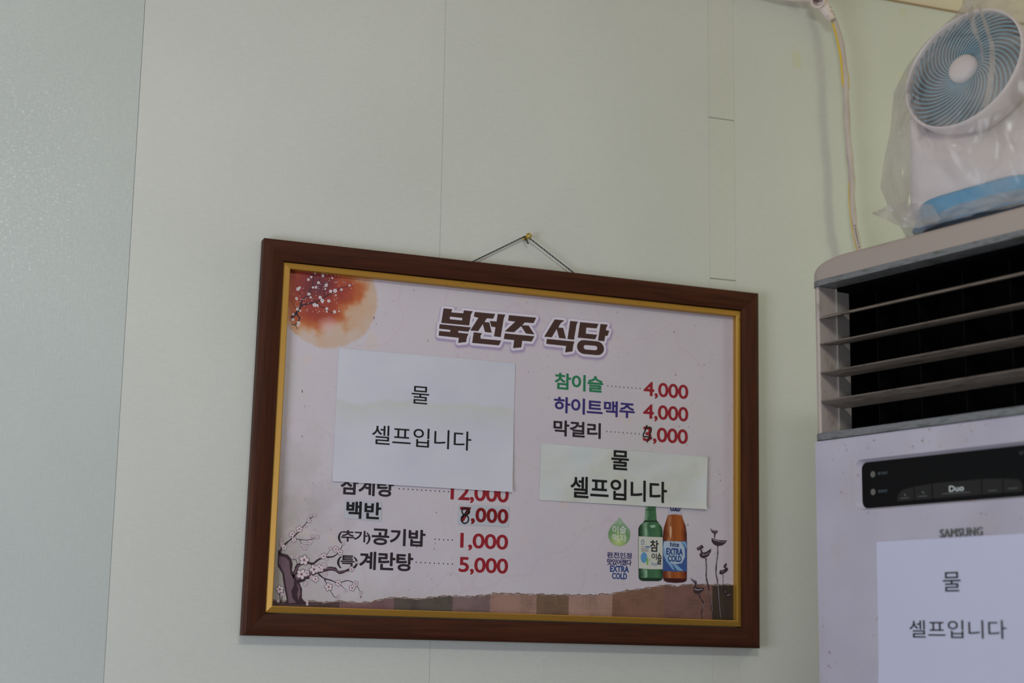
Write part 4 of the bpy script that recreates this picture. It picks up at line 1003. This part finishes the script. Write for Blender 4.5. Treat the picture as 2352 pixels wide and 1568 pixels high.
# bezel and head shell
def lathe(prof_, n=64):
    bm = bmesh.new(); rings = []
    for r, z in prof_: rings.append([bm.verts.new(fl_(r * math.cos(2 * PI * k / n), r * math.sin(2 * PI * k / n), z)) for k in range(n)])
    for a, b in zip(rings, rings[1:]):
        for k in range(n): bm.faces.new((a[k], a[(k + 1) % n], b[(k + 1) % n], b[k]))
    return bm, rings
bm, _r = lathe([(FR * 1.0, -.012), (FR * 1.0, .0), (FR * 1.012, .003), (FR * 1.035, .003), (FR * 1.05, -.002), (FR * 1.03, -.018), (FR * .92, -.045), (FR * .6, -.065), (0.0001, -.068)])
obj('fan_head', bm, wf, fan, True)
bm, _r = lathe([(FR * .985, -.010), (FR * .9, -.035), (FR * .5, -.045), (.0001, -.046)]); obj('grille_backing', bm, df, fan, True)
for k in range(42):
    bm = bmesh.new(); P = []
    for j in range(11):
        r = FR * (.235 + .76 * j / 10); a = 2 * PI * k / 42 + 1.25 * (j / 10) ** 1.0
        P.append(fl_(r * math.cos(a), r * math.sin(a), -.001 - .006 * (j / 10 - .45) ** 2 * 2))
    tube(bm, P, .0013, 6)
    if k == 0: o0 = obj('grille_rib', bm, rb_, fan, True)
    else: obj('grille_rib', bm, rb_, fan, True)
for k in range(5):
    bm = bmesh.new(); V0 = []
    for j in range(6):
        r = FR * (.2 + .68 * j / 5)
        V0.append([bm.verts.new(fl_(r * math.cos(a), r * math.sin(a), z)) for a, z in ((2 * PI * k / 5 - .15 - .05 * j, -.012), (2 * PI * k / 5 + .25 + .02 * j, -.019), (2 * PI * k / 5 + .55 + .05 * j, -.028))])
    for a, b in zip(V0, V0[1:]):
        for i in range(2): bm.faces.new((a[i], a[i + 1], b[i + 1], b[i]))
    obj('fan_blade', bm, db_, fan, True)
bm, _r = lathe([(FR * .235, -.008), (FR * .24, .000), (FR * .225, .005), (FR * .15, .009), (.0001, .0105)], 32); obj('hub_cap', bm, wf, fan, True)
# stand: rounded white block under the head, on a blue base
def lb(x, t, z): return ACO + Dv * x + Nv * t + Vector((0, 0, z)) - FO
sxl = acp(2092, 350, .16)[0]
def stand(P0, z0, z1, m, nm, r, flare=1.0):
    bm = bmesh.new(); (x0, x1, t0, t1) = P0; rings = []
    for q in range(21):
        h = q / 20; zz = z0 + (z1 - z0) * h; g = 1 - flare * (.16 * h + .10 * max(0, (h - .85) / .15) ** 2)
        cx, cy = (x0 + x1) / 2, (t0 + t1) / 2; hx, hy = (x1 - x0) / 2 * g, (t1 - t0) / 2 * g
        rings.append([bm.verts.new(lb(cx + a, cy + b, zz)) for a, b in rrect(-hx, hx, -hy, hy, min(r, hx, hy) * .98, 6)])
        if nm == 'stand_body':
            for v_ in rings[-1]:                     # the sloping face of the fan cuts the body
                k_ = (v_.co - (FC - FO)).dot(fn) + .012
                if k_ > 0: v_.co.z -= k_ / fn.z
    n = len(rings[0])
    for a, b in zip(rings, rings[1:]):
        for k in range(n): bm.faces.new((a[k], a[(k + 1) % n], b[(k + 1) % n], b[k]))
    bm.faces.new(rings[0]); bm.faces.new(rings[-1]); return obj(nm, bm, m, fan, True)
zbz = ztop + .002
stand((-.118, .125, .026, .215), zbz + .016, zbz + .058, bf, 'base', .05, .6)
stand((-.106, .112, .034, .205), zbz, zbz + .0158, mat('base_shade_grey', (50, 56, 66), .7), 'base_shade_block', .05, 0)  # dark block added to stand in for the shade under the fan base
sxl = acp(2092, 350, .115)[0]
stand((sxl - .002, sxl + .24, .085, .225), zbz + .0585, FC.z - .012, wf, 'stand_body', .045, .25)

# the bag: thin crumpled clear film, tied above the frame
m = bpy.data.materials.new('clear_bag_film'); m.use_nodes = True; nt = m.node_tree; nt.nodes.clear()
out = nt.nodes.new('ShaderNodeOutputMaterial'); mx = nt.nodes.new('ShaderNodeMixShader'); tr = nt.nodes.new('ShaderNodeBsdfTransparent'); pb = nt.nodes.new('ShaderNodeBsdfPrincipled')
pb.inputs['Base Color'].default_value = lin((208, 199, 197)); pb.inputs['Roughness'].default_value = .22; pb.inputs['Specular IOR Level'].default_value = .7
tl = nt.nodes.new('ShaderNodeBsdfTranslucent'); tl.inputs[0].default_value = lin((202, 192, 188)); m2 = nt.nodes.new('ShaderNodeMixShader'); m2.inputs[0].default_value = .45
tc = nt.nodes.new('ShaderNodeTexCoord'); nz_ = nt.nodes.new('ShaderNodeTexNoise'); nz_.inputs['Scale'].default_value = 9; nz_.inputs['Detail'].default_value = 3
rp = nt.nodes.new('ShaderNodeMapRange'); rp.inputs[1].default_value = .35; rp.inputs[2].default_value = .68; rp.inputs[3].default_value = .20; rp.inputs[4].default_value = .52
nt.links.new(tc.outputs['Object'], nz_.inputs[0]); nt.links.new(nz_.outputs[0], rp.inputs[0]); nt.links.new(rp.outputs[0], mx.inputs[0])
nt.links.new(tr.outputs[0], mx.inputs[1]); nt.links.new(pb.outputs[0], m2.inputs[1]); nt.links.new(tl.outputs[0], m2.inputs[2]); nt.links.new(m2.outputs[0], mx.inputs[2]); nt.links.new(mx.outputs[0], out.inputs[0])
bn = nt.nodes.new('ShaderNodeTexVoronoi'); bn.feature = 'DISTANCE_TO_EDGE'; bn.inputs['Scale'].default_value = 11
wn = nt.nodes.new('ShaderNodeTexNoise'); wn.inputs['Scale'].default_value = 7; wn.inputs['Detail'].default_value = 2
va = nt.nodes.new('ShaderNodeMix'); va.data_type = 'VECTOR'; va.inputs[0].default_value = .25
nt.links.new(tc.outputs['Object'], wn.inputs[0]); nt.links.new(tc.outputs['Object'], va.inputs[4]); nt.links.new(wn.outputs['Color'], va.inputs[5]); nt.links.new(va.outputs[1], bn.inputs['Vector'])
bu = nt.nodes.new('ShaderNodeBump'); bu.inputs['Strength'].default_value = .9; bu.inputs['Distance'].default_value = .03
nt.links.new(bn.outputs['Distance'], bu.inputs['Height']); nt.links.new(bu.outputs[0], pb.inputs['Normal']); nt.links.new(bu.outputs[0], tl.inputs['Normal'])
M['film'] = m
bagc = Vector((FO.x, FO.y, ztop)); 
# left outline of the bag: (pixel x, pixel y, radius)
outl = [(2092, 532, .175), (2062, 508, .188), (2040, 478, .192), (2022, 432, .192), (2030, 375, .185), (2043, 310, .180), (2052, 230, .170), (2079, 170, .160), (2112, 128, .146), (2146, 94, .130), (2180, 60, .100), (2208, 22, .075), (2214, -20, .055), (2222, -70, .040), (2232, -120, .034)]
bag = empty('plastic_bag', bagc); tag(bag, 'clear crumpled plastic bag tied over the fan on the air conditioner', 'bag')
bm = bmesh.new(); rings = []; n = 72
FCd = (FC - CAM)
ehr = Vector((rv.y, -rv.x, 0)).normalized()         # horizontal, to the right of the line of sight
eh = Vector((rv.x, rv.y, 0)).normalized()
zz = []
for i, (px, py, r) in enumerate(outl):
    v = ray(px, py); k = FCd.dot(eh) / v.dot(eh); p = CAM + v * k
    c0 = p + ehr * r
    zz.append(p.z); ring = []
    for j in range(n):
        a = 2 * PI * j / n
        d = ehr * math.cos(a) + eh * math.sin(a) * (1.25 if i < 7 else 1.05)
        fold = abs(noise.noise((math.cos(a) * 2.6 + 5, math.sin(a) * 2.6, p.z * 7))) * .020 + abs(noise.noise((math.cos(a) * 6, math.sin(a) * 6 + 3, p.z * 16))) * .010
        side = 1 - .85 * max(0, -math.cos(a)) ** 3      # keep the outline
        rr = r * (1 - (fold * side * (1.2 if r > .09 else .5)) / .15)
        q = c0 + d * rr - bagc; 
        if i < 3: q.z = max(q.z, .0015 + .0005 * math.sin(j))
        ring.append(bm.verts.new(q))
    rings.append(ring)
z_first = zz[0]
for v_ in rings[0]: v_.co.z = .0012
for a, b in zip(rings, rings[1:]):
    for k in range(n): bm.faces.new((a[k], a[(k + 1) % n], b[(k + 1) % n], b[k]))
bo = obj('bag_film', bm, M['film'], bag, True)
# loose flap at the lower left
bm = bmesh.new()
def bp(px, py, off=0.0):
    v = ray(px, py); k = (FCd.dot(eh) + off) / v.dot(eh); return CAM + v * k - bagc
fl1 = [[(2003, 489), (2003, 489.5), (2004, 490.5)], [(2022, 480), (2030, 488), (2034, 505)], [(2045, 470), (2060, 486), (2070, 521)], [(2085, 466), (2100, 486), (2110, 524)], [(2140, 470), (2150, 484), (2160, 505)]]
G_ = [[bm.verts.new(bp(px, py, -.10 + .012 * math.sin(i * 2.1 + j * 1.7))) for j, (px, py) in enumerate(row)] for i, row in enumerate(fl1)]
for i in range(len(G_) - 1):
    for j in range(2): bm.faces.new((G_[i][j], G_[i + 1][j], G_[i + 1][j + 1], G_[i][j + 1]))
bmesh.ops.subdivide_edges(bm, edges=bm.edges[:], cuts=2, use_grid_fill=True)
for v_ in bm.verts: v_.co += eh * .004 * noise.noise(v_.co * 40)
film2 = M['film'].copy(); 
for n_x in film2.node_tree.nodes:
    if n_x.type == 'MAP_RANGE': n_x.inputs[3].default_value = .45; n_x.inputs[4].default_value = .75
obj('bag_corner', bm, film2, bag, True)
# folded-over ribbons of film hanging in front of the grille
for row in ([(2225, 0, 16), (2232, 40, 14), (2240, 75, 12), (2252, 100, 8), (2258, 140, 3)], [(2248, 10, 8), (2262, 50, 10), (2278, 100, 12), (2280, 150, 13), (2272, 200, 12), (2262, 245, 10)]):
    bm = bmesh.new(); prev = None
    for i, (px, py, w_) in enumerate(row):
        a = bm.verts.new(bp(px - w_ / 2, py, -.145)); b = bm.verts.new(bp(px + w_ / 2, py + 3, -.140 + .004 * (i % 2)))
        if prev: bm.faces.new((prev[0], prev[1], b, a))
        prev = (a, b)
    bmesh.ops.subdivide_edges(bm, edges=bm.edges[:], cuts=2, use_grid_fill=True)
    obj('bag_fold', bm, film2, bag, True)

# crumpled hem of the bag lying on the edge of the cap
hem = [(2110, 521, 14), (2140, 512, 16), (2170, 503, 20), (2200, 494, 26), (2235, 484, 24), (2270, 475, 28), (2310, 465, 24), (2352, 455, 26), (2400, 444, 24), (2450, 432, 22)]
bm = bmesh.new(); rows_ = []
for i, (px, py, h_) in enumerate(hem):
    row = []
    for j in range(5):
        q = fr(px + (i % 2) * 3 - 8 * (j / 4), py - h_ * j / 4 + 4 - 3 * (i % 3 == 0), .012 + .012 * abs(math.sin(j * 1.9 + i * 2.3)))
        row.append(bm.verts.new((q.x - bagc.x, q.y - bagc.y, max(.0008, q.z - bagc.z))))
    rows_.append(row)
for i in range(len(rows_) - 1):
    for j in range(4): bm.faces.new((rows_[i][j], rows_[i + 1][j], rows_[i + 1][j + 1], rows_[i][j + 1]))
bmesh.ops.subdivide_edges(bm, edges=bm.edges[:], cuts=2, use_grid_fill=True, smooth=.4)
for v_ in bm.verts: v_.co += eh * .005 * noise.noise(v_.co * 60)
obj('bag_hem', bm, film2, bag, True)
